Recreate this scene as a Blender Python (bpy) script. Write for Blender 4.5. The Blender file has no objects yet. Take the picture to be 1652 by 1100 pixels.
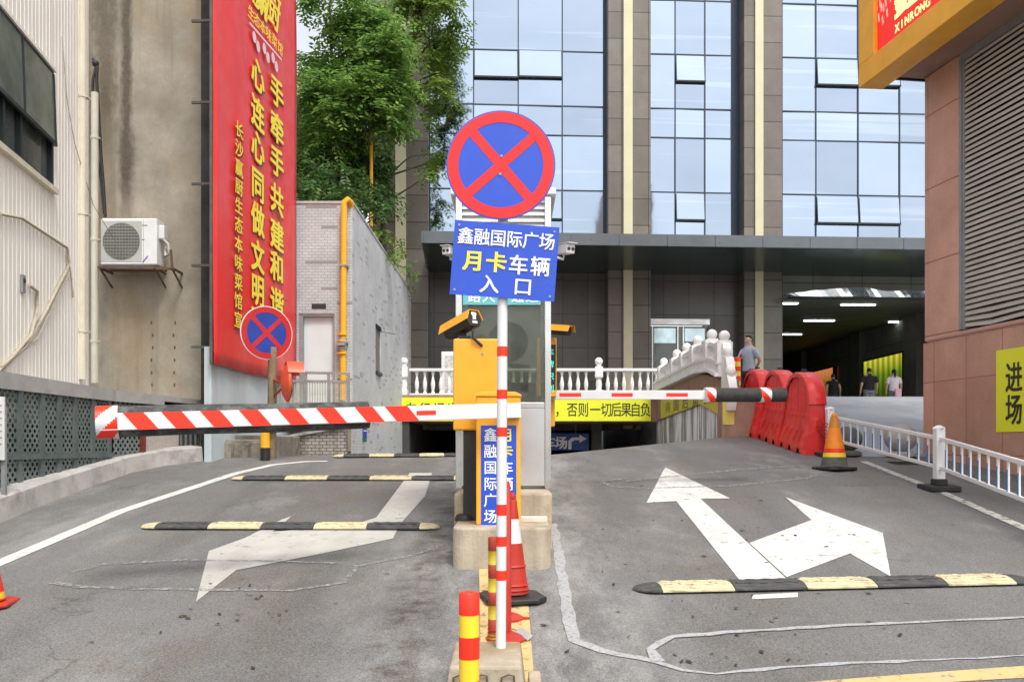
import bpy, math, random
import numpy as np
from mathutils import Vector, Matrix
random.seed(7); RNG = np.random.default_rng(11)
S = bpy.context.scene; COL = S.collection
# ------------------------------------------------------------------ camera, sky, sun, exposure
F, CX, HY, CZ = 1400.0, 826.0, 720.0, 1.35          # focal length in photo pixels, principal column, horizon row, eye height
cam = bpy.data.objects.new('camera', bpy.data.cameras.new('camera')); COL.objects.link(cam); S.camera = cam
cam.location = (0, 0, CZ); cam.rotation_euler = (math.radians(90), 0, 0)
cam.data.sensor_width = 36; cam.data.lens = F/1652*36; cam.data.shift_y = (HY-550)/1652
cam.data.clip_start = 0.05; cam.data.clip_end = 2000
W = bpy.data.worlds.new('World'); S.world = W; W.use_nodes = True
wn = W.node_tree.nodes; wl = W.node_tree.links
sky = wn.new('ShaderNodeTexSky'); sky.sky_type = 'NISHITA'; sky.sun_disc = False
SUN_DIR = Vector((0.25, -0.52, 0.95)).normalized()
sky.sun_elevation = math.asin(SUN_DIR.z); sky.sun_rotation = math.atan2(SUN_DIR.x, SUN_DIR.y)
sky.air_density = 1.3; sky.dust_density = 3.0
hs = wn.new('ShaderNodeHueSaturation'); hs.inputs['Saturation'].default_value = 0.25
wl.new(sky.outputs[0], hs.inputs['Color']); wl.new(hs.outputs[0], wn['Background'].inputs[0])
wn['Background'].inputs[1].default_value = 0.15
sun = bpy.data.objects.new('sun', bpy.data.lights.new('sun', 'SUN')); COL.objects.link(sun)
sun.data.energy = 1.25; sun.data.angle = math.radians(14); sun.data.color = (1.0, 0.95, 0.87)
sun.rotation_euler = SUN_DIR.to_track_quat('Z', 'Y').to_euler()
S.view_settings.view_transform = 'Standard'; S.view_settings.look = 'None'
S.view_settings.exposure = 0.85; S.view_settings.gamma = 1.0
S.render.engine = 'CYCLES'; S.cycles.use_denoising = True
S.cycles.max_bounces = 6; S.cycles.transparent_max_bounces = 12

# ------------------------------------------------------------------ photo pixel -> place helpers
def P(px, py, d): return Vector(((px-CX)/F*d, d, CZ+(HY-py)/F*d))
def G(px, py):                                     # on the ramp plane
    d = 2660.0/(py-557.0); return Vector(((px-CX)/F*d, d, CZ-1.9+0.1164*d))
def RP(px, py, p0, n):                             # ray onto any plane
    r = Vector(((px-CX)/F, 1, (HY-py)/F)); o = Vector((0, 0, CZ)); n = Vector(n)
    return o + r*((Vector(p0)-o).dot(n)/r.dot(n))
def sst(a, b, x):
    t = min(1, max(0, (x-a)/(b-a))); return t*t*(3-2*t)
def plane(d): return max(-1.35, -1.9+0.1164*d)
def crest(x): return 14.7 if x < .6 else min(14.7+(x-.6)*.78, 17.9)
def rel(x, d):
    if x < 4.7:
        if x < -3.45: return plane(min(d, 14.7))
        c = crest(x)
        if d <= c: return plane(d)
        t = d-c; k = .2664/1.3
        z = plane(c) + (.1164*t-.5*k*t*t if t < 1.3 else .1164*1.3-.5*k*1.69-.15*(t-1.3))
        return max(z, -3.4)
    za = plane(min(d, 18.5))
    za += (1.05-za)*sst(18.5, 20.0, d); za += (1.2-za)*sst(20, 22, d)
    t = min(1, max(0, (d-14.6)/6.4)); t = t*.82+.18*sst(0, 1, t)
    zb = plane(min(d, 14.6)) + (1.2-plane(14.6))*t
    w = sst(5.5, 6.2, x)
    return za*(1-w)+zb*w
def gz(x, d): return CZ+rel(x, d)

# ------------------------------------------------------------------ object helpers
def chain(o):
    m = Matrix()
    while o is not None:
        m = o.matrix_basis @ m; o = o.parent
    return m
class MB:
    def __init__(s): s.v = []; s.f = []; s.m = []; s.M = None
    def add(s, vs, fs, mat=0):
        b = len(s.v)
        for p in vs:
            p = Vector(p); s.v.append(s.M @ p if s.M else p)
        for f in fs: s.f.append([b+i for i in f]); s.m.append(mat)
        return s
    def box(s, x0, x1, y0, y1, z0, z1, mat=0):
        return s.add([(x0,y0,z0),(x1,y0,z0),(x1,y1,z0),(x0,y1,z0),(x0,y0,z1),(x1,y0,z1),(x1,y1,z1),(x0,y1,z1)],
            [(0,3,2,1),(4,5,6,7),(0,1,5,4),(1,2,6,5),(2,3,7,6),(3,0,4,7)], mat)
    def bar(s, a, b, w, h, mat=0, up=(0,0,1)):      # box beam from a to b; w sideways, h along up
        a = Vector(a); b = Vector(b); d = (b-a).normalized(); sd = d.cross(Vector(up)).normalized(); u = sd.cross(d)
        sd *= w/2; u *= h/2
        return s.add([a-sd-u,a+sd-u,a+sd+u,a-sd+u,b-sd-u,b+sd-u,b+sd+u,b-sd+u],
            [(0,3,2,1),(4,5,6,7),(0,1,5,4),(1,2,6,5),(2,3,7,6),(3,0,4,7)], mat)
    def prism(s, pts, off, mat=0, side=None):
        pts = [Vector(p) for p in pts]; off = Vector(off); n = len(pts)
        s.add(pts+[p+off for p in pts], [list(range(n))[::-1], list(range(n, 2*n))], mat)
        b = len(s.v)-2*n
        for i in range(n):
            j = (i+1) % n; s.f.append([b+i, b+j, b+n+j, b+n+i]); s.m.append(mat if side is None else side)
        return s
    def poly(s, pts, mat=0): return s.add(pts, [list(range(len(pts)))], mat)
    def tube(s, pts, r, n=8, mat=0, caps=True, mats=None):
        pts = [Vector(p) for p in pts]; k = len(pts); rs = r if isinstance(r, (list, tuple)) else [r]*k
        b = len(s.v); prev = None
        for i, p in enumerate(pts):
            d = (pts[min(i+1, k-1)]-pts[max(i-1, 0)]).normalized()
            if prev is None:
                a = d.cross(Vector((0,0,1)))
                if a.length < 1e-3: a = d.cross(Vector((1,0,0)))
            else: a = prev - d*prev.dot(d)
            a.normalize(); prev = a; c = d.cross(a)
            for j in range(n):
                t = 2*math.pi*j/n; q = p+(a*math.cos(t)+c*math.sin(t))*rs[i]
                s.v.append(s.M @ q if s.M else q)
        for i in range(k-1):
            for j in range(n):
                jj = (j+1) % n
                s.f.append([b+i*n+j, b+i*n+jj, b+(i+1)*n+jj, b+(i+1)*n+j]); s.m.append(mats[i] if mats else mat)
        if caps:
            s.f.append([b+j for j in range(n)][::-1]); s.m.append(mats[0] if mats else mat)
            s.f.append([b+(k-1)*n+j for j in range(n)]); s.m.append(mats[-1] if mats else mat)
        return s
    def lathe(s, prof, c=(0,0,0), n=16, mat=0, mats=None, sx=1, sy=1):   # prof [(r,z)]
        b = len(s.v); k = len(prof); c = Vector(c)
        for r, z in prof:
            for j in range(n):
                t = 2*math.pi*j/n; q = c+Vector((r*math.cos(t)*sx, r*math.sin(t)*sy, z)); s.v.append(s.M @ q if s.M else q)
        for i in range(k-1):
            for j in range(n):
                jj = (j+1) % n
                s.f.append([b+i*n+j, b+i*n+jj, b+(i+1)*n+jj, b+(i+1)*n+j]); s.m.append(mats[i] if mats else mat)
        s.f.append([b+j for j in range(n)][::-1]); s.m.append(mats[0] if mats else mat)
        s.f.append([b+(k-1)*n+j for j in range(n)]); s.m.append(mats[-1] if mats else mat)
        return s
    def ball(s, c, r, n=14, mat=0, sx=1, sy=1, sz=1):
        k = max(6, n//2+2)
        return s.lathe([(max(1e-4, r*math.sin(math.pi*i/k)), -r*sz*math.cos(math.pi*i/k)) for i in range(k+1)], c, n, mat, None, sx, sy)
    def build(s, name, mats, parent=None, smooth=None, bevel=0, seg=2):
        me = bpy.data.meshes.new(name); mats = mats if isinstance(mats, (list, tuple)) else [mats]
        vs = s.v
        if parent is not None:
            inv = chain(parent).inverted(); vs = [inv @ p for p in vs]
        me.from_pydata([tuple(p) for p in vs], [], s.f)
        for m in mats: me.materials.append(m)
        if any(s.m): me.polygons.foreach_set('material_index', s.m)
        if smooth:
            me.polygons.foreach_set('use_smooth', [True]*len(me.polygons)); me.set_sharp_from_angle(angle=math.radians(smooth))
        me.update()
        o = bpy.data.objects.new(name, me); COL.objects.link(o); o.parent = parent
        if bevel:
            b = o.modifiers.new('bevel', 'BEVEL'); b.width = bevel; b.segments = seg; b.limit_method = 'ANGLE'; b.angle_limit = math.radians(40)
        return o
def tag(o, label=None, cat=None, group=None, kind=None):
    if label: o['label'] = label
    if cat: o['category'] = cat
    if group: o['group'] = group
    if kind: o['kind'] = kind
    return o
def thing(name, loc, label, cat, group=None, rz=0):
    o = bpy.data.objects.new(name, None); COL.objects.link(o); o.location = loc; o.rotation_euler = (0, 0, rz)
    o.empty_display_size = .2
    return tag(o, label, cat, group)
def copy_tree(o, parent=None):
    c = o.copy(); COL.objects.link(c); c.parent = parent
    for ch in list(o.children): copy_tree(ch, c)
    return c
def frame(o, ex, ey, ez): return Matrix(((ex[0],ey[0],ez[0],o[0]),(ex[1],ey[1],ez[1],o[1]),(ex[2],ey[2],ez[2],o[2]),(0,0,0,1)))
# ---- lettering: every glyph once, laid as flat paint a few mm proud of its board
_gl = {}
def glyph(ch):
    if ch not in _gl:
        c = bpy.data.curves.new('glyph', 'FONT'); c.body = ch; c.size = 1; c.resolution_u = 3
        o = bpy.data.objects.new('glyph', c); COL.objects.link(o)
        m = bpy.data.meshes.new_from_object(o.evaluated_get(bpy.context.evaluated_depsgraph_get()))
        _gl[ch] = ([tuple(v.co) for v in m.vertices], [list(p.vertices) for p in m.polygons])
        bpy.data.objects.remove(o); bpy.data.curves.remove(c); bpy.data.meshes.remove(m)
    return _gl[ch]
def put(mb, ch, o, ex, ey, u, v, w, h, bold=0.0, mat=0, proud=.004, slant=0, wide=None):
    """glyph centred at (u,v) of the plane o + u*ex + v*ey, em box w x h"""
    vs, fs = glyph(ch); o = Vector(o); ex = Vector(ex); ey = Vector(ey); n = ex.cross(ey).normalized()
    cx, cy = (.5, .38) if ord(ch) > 0x2000 else ((max(p[0] for p in vs)+min(p[0] for p in vs))/2, .35)
    sh = [(0,0)] if not bold else [(-bold,-bold*.7),(bold,bold*.7),(-bold,bold*.7),(bold,-bold*.7),(0,0)]
    for i, (dx, dy) in enumerate(sh):
        mb.add([o+ex*(u+(x-cx+dx+slant*(y-cy))*w)+ey*(v+(y-cy+dy)*h)+n*(proud+i*.00015) for x, y, z in vs], fs, mat)

# ------------------------------------------------------------------ materials
def nm(name):
    m = bpy.data.materials.new(name); m.use_nodes = True; nt = m.node_tree
    return m, nt, nt.nodes, nt.links, nt.nodes['Principled BSDF']
def c4(c): return (c[0], c[1], c[2], 1)
def noise(N, L, vec, scale, detail=4, rough=.55):
    n = N.new('ShaderNodeTexNoise'); n.inputs['Scale'].default_value = scale; n.inputs['Detail'].default_value = detail
    n.inputs['Roughness'].default_value = rough; L.new(vec, n.inputs['Vector']); return n.outputs[0]
def ramp(N, L, v, a, b, lo=0., hi=1.):
    r = N.new('ShaderNodeMapRange'); r.inputs[1].default_value = a; r.inputs[2].default_value = b
    r.inputs[3].default_value = lo; r.inputs[4].default_value = hi; L.new(v, r.inputs[0]); return r.outputs[0]
def mix(N, L, f, a, b, mode='MIX'):
    x = N.new('ShaderNodeMix'); x.data_type = 'RGBA'; x.blend_type = mode
    if isinstance(f, (int, float)): x.inputs[0].default_value = f
    else: L.new(f, x.inputs[0])
    for i, q in ((6, a), (7, b)):
        if isinstance(q, tuple): x.inputs[i].default_value = c4(q)
        else: L.new(q, x.inputs[i])
    return x.outputs[2]
def pos(N, L, sc=None, mode='world'):
    if mode == 'world': v = N.new('ShaderNodeNewGeometry').outputs['Position']
    else: v = N.new('ShaderNodeTexCoord').outputs['Object']
    if sc:
        mp = N.new('ShaderNodeMapping'); mp.inputs['Scale'].default_value = sc; L.new(v, mp.inputs[0]); v = mp.outputs[0]
    return v
def mk(name, col, rough=.6, var=.12, scale=5, bump=0, metal=0, streak=None, stain=None, fine=.0, spec=.5, coat=0, bscale=None):
    m, nt, N, L, B = nm(name); v = pos(N, L)
    f = ramp(N, L, noise(N, L, v, scale, 6, .6), .3, .7)
    c = mix(N, L, f, tuple(x*(1-var) for x in col), tuple(min(1, x*(1+var)) for x in col))
    if fine:
        g = ramp(N, L, noise(N, L, v, 160, 2), .35, .65); c = mix(N, L, g, c, mix(N, L, .999, c, tuple(x*(1-fine) for x in col)))
    if streak:      # (colour, amount, horizontal scale)
        vs = pos(N, L, (streak[2], streak[2], streak[2]*.07)); s = ramp(N, L, noise(N, L, vs, 1.0, 5, .65), streak[3] if len(streak) > 3 else .48, streak[4] if len(streak) > 3 else .75, 0, streak[1])
        c = mix(N, L, s, c, streak[0])
    if stain:       # (colour, amount, scale, lo)
        s = ramp(N, L, noise(N, L, v, stain[2], 7, .7), stain[3], stain[3]+.18, 0, stain[1]); c = mix(N, L, s, c, stain[0])
    L.new(c, B.inputs['Base Color']); B.inputs['Roughness'].default_value = rough; B.inputs['Metallic'].default_value = metal
    B.inputs['Specular IOR Level'].default_value = spec; B.inputs['Coat Weight'].default_value = coat
    rr = ramp(N, L, noise(N, L, v, scale*2.3, 4), .3, .7, max(.02, rough-.08), min(1, rough+.1)); L.new(rr, B.inputs['Roughness'])
    if bump:
        b = N.new('ShaderNodeBump'); b.inputs['Strength'].default_value = bump; b.inputs['Distance'].default_value = .01
        L.new(noise(N, L, v, bscale or 40, 5), b.inputs['Height']); L.new(b.outputs[0], B.inputs['Normal'])
    return m
def mkbrick(name, c1, c2, mortar, bw, bh, ms, rough=.6, off=.5, bias=0., dark=None, streak=None, bump=.3, spec=.5, shift=(0,0)):
    m, nt, N, L, B = nm(name); v = pos(N, L); sp = N.new('ShaderNodeSeparateXYZ'); L.new(v, sp.inputs[0])
    ad = N.new('ShaderNodeMath'); L.new(sp.outputs[0], ad.inputs[0]); L.new(sp.outputs[1], ad.inputs[1])
    a2 = N.new('ShaderNodeMath'); L.new(ad.outputs[0], a2.inputs[0]); a2.inputs[1].default_value = shift[0]
    a3 = N.new('ShaderNodeMath'); L.new(sp.outputs[2], a3.inputs[0]); a3.inputs[1].default_value = shift[1]
    cb = N.new('ShaderNodeCombineXYZ'); L.new(a2.outputs[0], cb.inputs[0]); L.new(a3.outputs[0], cb.inputs[1])
    br = N.new('ShaderNodeTexBrick'); L.new(cb.outputs[0], br.inputs['Vector']); br.offset = off
    br.inputs['Color1'].default_value = c4(c1); br.inputs['Color2'].default_value = c4(c2); br.inputs['Mortar'].default_value = c4(mortar)
    br.inputs['Scale'].default_value = 1; br.inputs['Brick Width'].default_value = bw; br.inputs['Row Height'].default_value = bh
    br.inputs['Mortar Size'].default_value = ms; br.inputs['Bias'].default_value = bias; br.inputs['Mortar Smooth'].default_value = .2
    c = br.outputs[0]
    g = ramp(N, L, noise(N, L, v, 1.3, 6, .65), .3, .7, .82, 1.12); c = mix(N, L, 1.0, c, g, 'MULTIPLY')
    g2 = ramp(N, L, noise(N, L, v, 55, 3), .3, .7, .88, 1.1); c = mix(N, L, 1.0, c, g2, 'MULTIPLY')
    if dark:       # (colour, share): a few odd blocks
        fl = N.new('ShaderNodeVectorMath'); fl.operation = 'DIVIDE'; L.new(cb.outputs[0], fl.inputs[0]); fl.inputs[1].default_value = (bw*2.5, bh*1.01, 1)
        f2 = N.new('ShaderNodeVectorMath'); f2.operation = 'FLOOR'; L.new(fl.outputs[0], f2.inputs[0])
        wnz = N.new('ShaderNodeTexWhiteNoise'); wnz.noise_dimensions = '3D'; L.new(f2.outputs[0], wnz.inputs['Vector'])
        c = mix(N, L, ramp(N, L, wnz.outputs[0], 1-dark[1], 1-dark[1]+.005, 0, .75), c, dark[0])
    if streak:
        vs = pos(N, L, (streak[2], streak[2], streak[2]*.07)); s = ramp(N, L, noise(N, L, vs, 1.0, 5, .65), .48, .75, 0, streak[1])
        c = mix(N, L, s, c, streak[0])
    L.new(c, B.inputs['Base Color']); B.inputs['Roughness'].default_value = rough; B.inputs['Specular IOR Level'].default_value = spec
    b = N.new('ShaderNodeBump'); b.inputs['Strength'].default_value = bump; b.inputs['Distance'].default_value = .006; b.invert = True
    L.new(br.outputs['Fac'], b.inputs['Height']); L.new(b.outputs[0], B.inputs['Normal'])
    return m
def mkemit(name, col, st):
    m, nt, N, L, B = nm(name); B.inputs['Base Color'].default_value = c4(col); B.inputs['Emission Color'].default_value = c4(col)
    B.inputs['Emission Strength'].default_value = st; return m
def mkpaint(name, col, wear=.5, wscale=14, alpha_lo=0., rough=.6, grey=(.2,.195,.185)):   # road paint worn through to the asphalt
    m, nt, N, L, B = nm(name); v = pos(N, L)
    c = mix(N, L, ramp(N, L, noise(N, L, v, 3, 5), .35, .7), col, tuple(x*.86 for x in col))
    c = mix(N, L, ramp(N, L, noise(N, L, v, 90, 3), .58, .78, 0, .4), c, grey)
    c = mix(N, L, ramp(N, L, noise(N, L, pos(N, L, (2.2,.5,1)), 1.6, 7, .7), .5, .72, 0, .5), c, (.33,.32,.30))
    c = mix(N, L, ramp(N, L, noise(N, L, pos(N, L, (1.5,9,4)), 2.2, 4), .66, .7, 0, .35), c, (.12,.11,.1))
    L.new(c, B.inputs['Base Color']); B.inputs['Roughness'].default_value = rough
    a = ramp(N, L, noise(N, L, v, wscale, 8, .75), wear-.09, wear+.05, 1, alpha_lo); L.new(a, B.inputs['Alpha'])
    return m
def mkasphalt():
    m, nt, N, L, B = nm('worn_asphalt'); v = pos(N, L)
    c = mix(N, L, ramp(N, L, noise(N, L, v, .42, 6, .6), .36, .64), (.132,.131,.128), (.205,.202,.197))
    c = mix(N, L, ramp(N, L, noise(N, L, pos(N, L, (.55,.22,.3)), 1.7, 7, .65), .54, .7, 0, .75), c, (.36,.355,.345))      # pale concrete dust
    c = mix(N, L, ramp(N, L, noise(N, L, pos(N, L, (.9,.5,.9)), .9, 6, .7), .52, .68, 0, .6), c, (.165,.132,.095))        # brown soil film
    c = mix(N, L, ramp(N, L, noise(N, L, pos(N, L, (1.4,.25,1)), 1.1, 5), .56, .68, 0, .45), c, (.105,.1,.094))       # tyre polished bands
    sp = N.new('ShaderNodeSeparateXYZ'); L.new(v, sp.inputs[0])
    def near(x0, w0, w1):        # strip of the lane along x = x0
        a = N.new('ShaderNodeMath'); a.operation = 'SUBTRACT'; L.new(sp.outputs[0], a.inputs[0]); a.inputs[1].default_value = x0
        b = N.new('ShaderNodeMath'); b.operation = 'ABSOLUTE'; L.new(a.outputs[0], b.inputs[0]); return ramp(N, L, b.outputs[0], w0, w1, 1, 0)
    def mul(a, b):
        m_ = N.new('ShaderNodeMath'); m_.operation = 'MULTIPLY'; L.new(a, m_.inputs[0])
        if isinstance(b, float): m_.inputs[1].default_value = b
        else: L.new(b, m_.inputs[1])
        return m_.outputs[0]
    c = mix(N, L, mul(near(.1, .35, 1.5), ramp(N, L, noise(N, L, pos(N, L, (1.6,.6,1)), 2.1, 8, .72), .40, .62, 0, .8)), c, (.43,.42,.40))   # cement dust along the centre
    c = mix(N, L, mul(near(-2.1, .2, .9), ramp(N, L, noise(N, L, v, 1.6, 8, .72), .42, .62, 0, .65)), c, (.135,.105,.07))            # soil in the left lane
    c = mix(N, L, mul(near(1.6, .1, 1.0), ramp(N, L, noise(N, L, v, 1.5, 8, .72), .42, .64, 0, .6)), c, (.12,.105,.085))
    for xt in (-3.25, -1.45, 1.15, 2.9):
        c = mix(N, L, mul(near(xt, .08, .42), ramp(N, L, noise(N, L, pos(N, L, (2.0,.25,1)), 1.3, 5), .38, .62, .1, .5)), c, (.088,.085,.08))      # tyre tracks
    c = mix(N, L, mul(near(-.72, .05, .3), ramp(N, L, noise(N, L, v, 3.5, 7, .7), .46, .6, 0, .9)), c, (.07,.05,.032))               # damp dirt by the island
    c = mix(N, L, ramp(N, L, noise(N, L, v, 75, 3, .75), .34, .66), mix(N, L, .6, (0.,0.,0.), c), mix(N, L, .12, c, (.8,.8,.78)))
    c = mix(N, L, ramp(N, L, noise(N, L, v, 150, 3, .7), .3, .7), mix(N, L, .7, (0.,0.,0.), c), c)                         # aggregate
    c = mix(N, L, ramp(N, L, noise(N, L, v, 45, 4, .7), .63, .68, 0, .55), c, (.38,.37,.35))
    c = mix(N, L, ramp(N, L, noise(N, L, v, 5.5, 5, .7), .69, .72, 0, .75), c, (.045,.042,.04))                            # oil drips
    w = N.new('ShaderNodeTexVoronoi'); w.feature = 'DISTANCE_TO_EDGE'; w.inputs['Scale'].default_value = .33
    jit = N.new('ShaderNodeVectorMath'); jit.operation = 'ADD'; L.new(v, jit.inputs[0])
    nn = N.new('ShaderNodeTexNoise'); nn.inputs['Scale'].default_value = 2.2; nn.inputs['Detail'].default_value = 5; L.new(v, nn.inputs['Vector']); L.new(nn.outputs['Color'], jit.inputs[1])
    L.new(jit.outputs[0], w.inputs['Vector'])
    ck = N.new('ShaderNodeMath'); ck.operation = 'MULTIPLY'; L.new(ramp(N, L, w.outputs['Distance'], .0, .007, .55, 0), ck.inputs[0]); L.new(ramp(N, L, noise(N, L, v, .5, 3), .5, .6), ck.inputs[1])
    c = mix(N, L, ck.outputs[0], c, (.05,.047,.045))
    L.new(c, B.inputs['Base Color']); B.inputs['Roughness'].default_value = .82; B.inputs['Specular IOR Level'].default_value = .35
    b = N.new('ShaderNodeBump'); b.inputs['Strength'].default_value = .45; b.inputs['Distance'].default_value = .006
    L.new(noise(N, L, v, 140, 4, .7), b.inputs['Height']); L.new(b.outputs[0], B.inputs['Normal'])
    return m
ASPHALT = mkasphalt()
PAVE = mk('pale_stone_paving', (.25,.26,.275), .6, .16, .5, .1, streak=None, stain=((.17,.18,.195), .8, .8, .45))
WHITEP = mkpaint('white_road_paint', (.68,.675,.64), .66, 9)
WORNP = mkpaint('grey_worn_road_paint', (.50,.49,.45), .67, 7)
DULLP = mkpaint('dull_white_road_paint', (.56,.55,.51), .6, 9)
CHALK = mkpaint('chalky_sealant', (.40,.405,.41), .61, 38, .2)
FAINT = mkpaint('faint_loop_cut_filler', (.32,.32,.315), .5, 22, .1)
YELP = mkpaint('faded_yellow_road_paint', (.66,.46,.2), .63, 12)
def tread(m, dk):
    nt = m.node_tree; N = nt.nodes; L = nt.links; B = N['Principled BSDF']; w = N.new('ShaderNodeTexWave'); w.bands_direction = 'Y'
    w.inputs['Scale'].default_value = 7.5; w.inputs['Distortion'].default_value = 2.2; w.inputs['Detail'].default_value = 1; w.inputs['Detail Scale'].default_value = .55
    L.new(pos(N, L, (2.2,1,1)), w.inputs['Vector']); old = B.inputs['Base Color'].links[0].from_socket
    L.new(mix(N, L, ramp(N, L, w.outputs[0], .0, .22, .6, 0), old, dk), B.inputs['Base Color']); return m
SPEED_B = mk('black_rubber', (.06,.06,.058), .75, .3, 9, .5, stain=((.2,.19,.17), .5, 14, .55))
SPEED_Y = mk('faded_yellow_rubber', (.60,.52,.32), .75, .18, 7, .3, stain=((.20,.18,.14), .8, 8, .52))
tread(SPEED_B, (.02,.02,.02)); tread(SPEED_Y, (.22,.19,.12))
CONC = mk('weathered_concrete', (.43,.37,.28), .85, .2, 3, .5, stain=((.25,.17,.085), .75, 2.0, .48), streak=((.13,.1,.065), .6, 4))
KERB = mk('grey_kerb_concrete', (.42,.41,.385), .85, .2, 2.5, .5, stain=((.16,.15,.13), .6, 3.5, .53))
OLDW = mk('stained_render', (.37,.33,.265), .88, .16, 1.6, .35, streak=((.12,.09,.055), .9, 3.2), stain=((.31,.225,.12), .6, 1.1, .47))
def whitew():
    return mk('cream_painted_metal', (.84,.83,.76), .5, .05, 1.2, 0, streak=((.55,.48,.36), .4, 4))
WHITEW = whitew()
CREAM = mk('cream_plastic_pipe', (.66,.62,.5), .5, .1, 3, 0, streak=((.4,.33,.2), .4, 6))
DARKM = mk('dark_frame_metal', (.025,.035,.035), .4, .2, 4, metal=.4)
GREYM = mk('dull_grey_metal', (.3,.31,.31), .5, .15, 4, metal=.3, stain=((.2,.14,.09), .5, 5, .58))
GLASSD = mk('old_window_glass', (.085,.105,.095), .08, .4, 1.5, spec=.8)
STEEL = mk('stainless_steel', (.62,.62,.6), .24, .08, 2, metal=1.0)
STEELP = mk('brushed_steel_panel', (.66,.66,.66), .36, .06, 2, metal=1.0)
ORANGE = mk('orange_powder_coat', (.85,.38,.02), .38, .05, 3, coat=.15)
ORANGE_DK = mk('orange_sheet_metal', (.88,.44,.035), .45, .1, 2)
BLUE = mk('blue_sign_sheet', (.02,.075,.52), .4, .06, 2, stain=((.06,.12,.5), .35, 6, .55))
RED = mk('red_sign_sheet', (.70,.012,.015), .4, .07, 3, stain=((.6,.04,.04), .35, 6, .55))
RED2 = mk('red_plastic', (.44,.026,.014), .42, .14, 4, bump=.1, stain=((.30,.04,.025), .55, 9, .52))
REDB = mk('bright_red_reflective', (.85,.03,.008), .4, .06, 5)
ORCONE = mk('orange_cone_plastic', (.86,.25,.015), .45, .12, 5, stain=((.35,.16,.06), .5, 12, .6))
YEL = mk('yellow_reflective', (.88,.62,.03), .4, .08, 5)
LIME = mk('lime_yellow_vinyl', (.82,.86,.03), .45, .04, 2)
WHT = mk('white_enamel', (.68,.68,.68), .4, .05, 4, stain=((.45,.42,.36), .45, 9, .6))
WHTL = mk('white_lettering', (.85,.85,.84), .5, .03, 4)
BLK = mk('black_plastic', (.022,.022,.022), .5, .3, 6)
BLKL = mk('black_lettering', (.03,.03,.02), .5, .1, 6)
FOAM = mk('black_foam', (.035,.034,.033), .8, .35, 10, .3)
FOAM_W = mk('dusty_black_foam', (.035,.034,.033), .8, .35, 10, .3, stain=((.2,.2,.19), .6, 6, .47))
YELL = mk('yellow_lettering', (.93,.78,.06), .5, .04, 4)
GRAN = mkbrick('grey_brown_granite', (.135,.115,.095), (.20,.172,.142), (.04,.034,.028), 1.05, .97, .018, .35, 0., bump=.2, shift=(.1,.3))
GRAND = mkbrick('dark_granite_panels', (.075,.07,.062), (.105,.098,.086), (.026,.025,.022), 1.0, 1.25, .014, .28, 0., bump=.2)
STRIP = mk('cream_stone_strip', (.62,.57,.38), .5, .06, 1.5)
def mkglass():
    m, nt, N, L, B = nm('coated_curtain_glass'); v = pos(N, L)
    c = mix(N, L, ramp(N, L, noise(N, L, pos(N, L, (.25,.25,.5)), 1, 4), .3, .7), (.30,.36,.44), (.345,.405,.49))
    g = N.new('ShaderNodeNewGeometry'); c = mix(N, L, 1.0, c, ramp(N, L, g.outputs['Random Per Island'], 0, 1, .84, 1.1), 'MULTIPLY')
    bl = ramp(N, L, noise(N, L, pos(N, L, (.08,.08,2.6)), 1, 3), .58, .64, 0, .16); c = mix(N, L, bl, c, (.62,.66,.70))  # faint level streaks of reflections and blinds, mixed into the glass colour
    b = N.new('ShaderNodeBump'); b.inputs['Strength'].default_value = .05; b.inputs['Distance'].default_value = .05; L.new(noise(N, L, v, .9, 2), b.inputs['Height']); L.new(b.outputs[0], B.inputs['Normal'])
    L.new(c, B.inputs['Base Color']); B.inputs['Metallic'].default_value = 1; B.inputs['Roughness'].default_value = .05
    return m
CGLASS = mkglass()
MULL = mk('dark_blue_mullion', (.02,.035,.06), .4, .1, 3)
CANOPY = mk('canopy_metal', (.12,.135,.145), .35, .08, 2, metal=.3)
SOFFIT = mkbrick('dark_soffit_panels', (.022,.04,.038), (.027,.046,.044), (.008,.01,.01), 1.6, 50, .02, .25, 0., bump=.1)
HALL = mkbrick('dark_hall_cladding', (.20,.21,.175), (.23,.24,.20), (.08,.08,.07), 2.0, 1.5, .02, .65, 0., bump=.1)
DOORG = mk('dark_door_glass', (.03,.04,.045), .06, .2, 1, spec=1.0)
MARBLE = mk('white_marble', (.86,.855,.84), .5, .08, 4, .15, streak=((.5,.49,.47), .4, 7))
PINK = mkbrick('pink_granite', (.50,.285,.205), (.61,.365,.27), (.32,.13,.08), .705, 1.23, .008, .45, 0., streak=((.36,.2,.15), .4, 3.0), bump=.15, shift=(0,.02))
PINKP = mk('pink_granite_smooth', (.56,.32,.255), .45, .1, 30, .0, fine=.15)
PINKD = mk('weathered_pink_granite', (.34,.2,.15), .6, .15, 4, .1, streak=((.14,.09,.07), .7, 4))
TILE = mkbrick('pale_grey_wall_tiles', (.46,.51,.525), (.52,.57,.585), (.31,.325,.33), .135, .062, .006, .5, .5, dark=((.22,.2,.2), .035), bump=.3)
TILEB = mkbrick('speckled_wall_tiles', (.58,.60,.62), (.64,.65,.67), (.44,.46,.48), .14, .064, .005, .55, .5, dark=((.3,.31,.33), .05), bump=.25)
TILED = mkbrick('dirty_wall_tiles', (.36,.34,.31), (.44,.42,.39), (.12,.1,.075), .15, .066, .009, .6, .5, streak=((.11,.08,.05), .85, 5), bump=.3)
STREAKW = mk('streaked_retaining_wall', (.28,.285,.28), .8, .25, 2.5, .4, streak=((.88,.90,.92), 1.0, 3.2, .47, .56), stain=((.12,.12,.115), .35, 2.5, .56))
GARAGE = mk('dark_garage_wall', (.05,.05,.045), .8, .3, 1.5)
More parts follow.
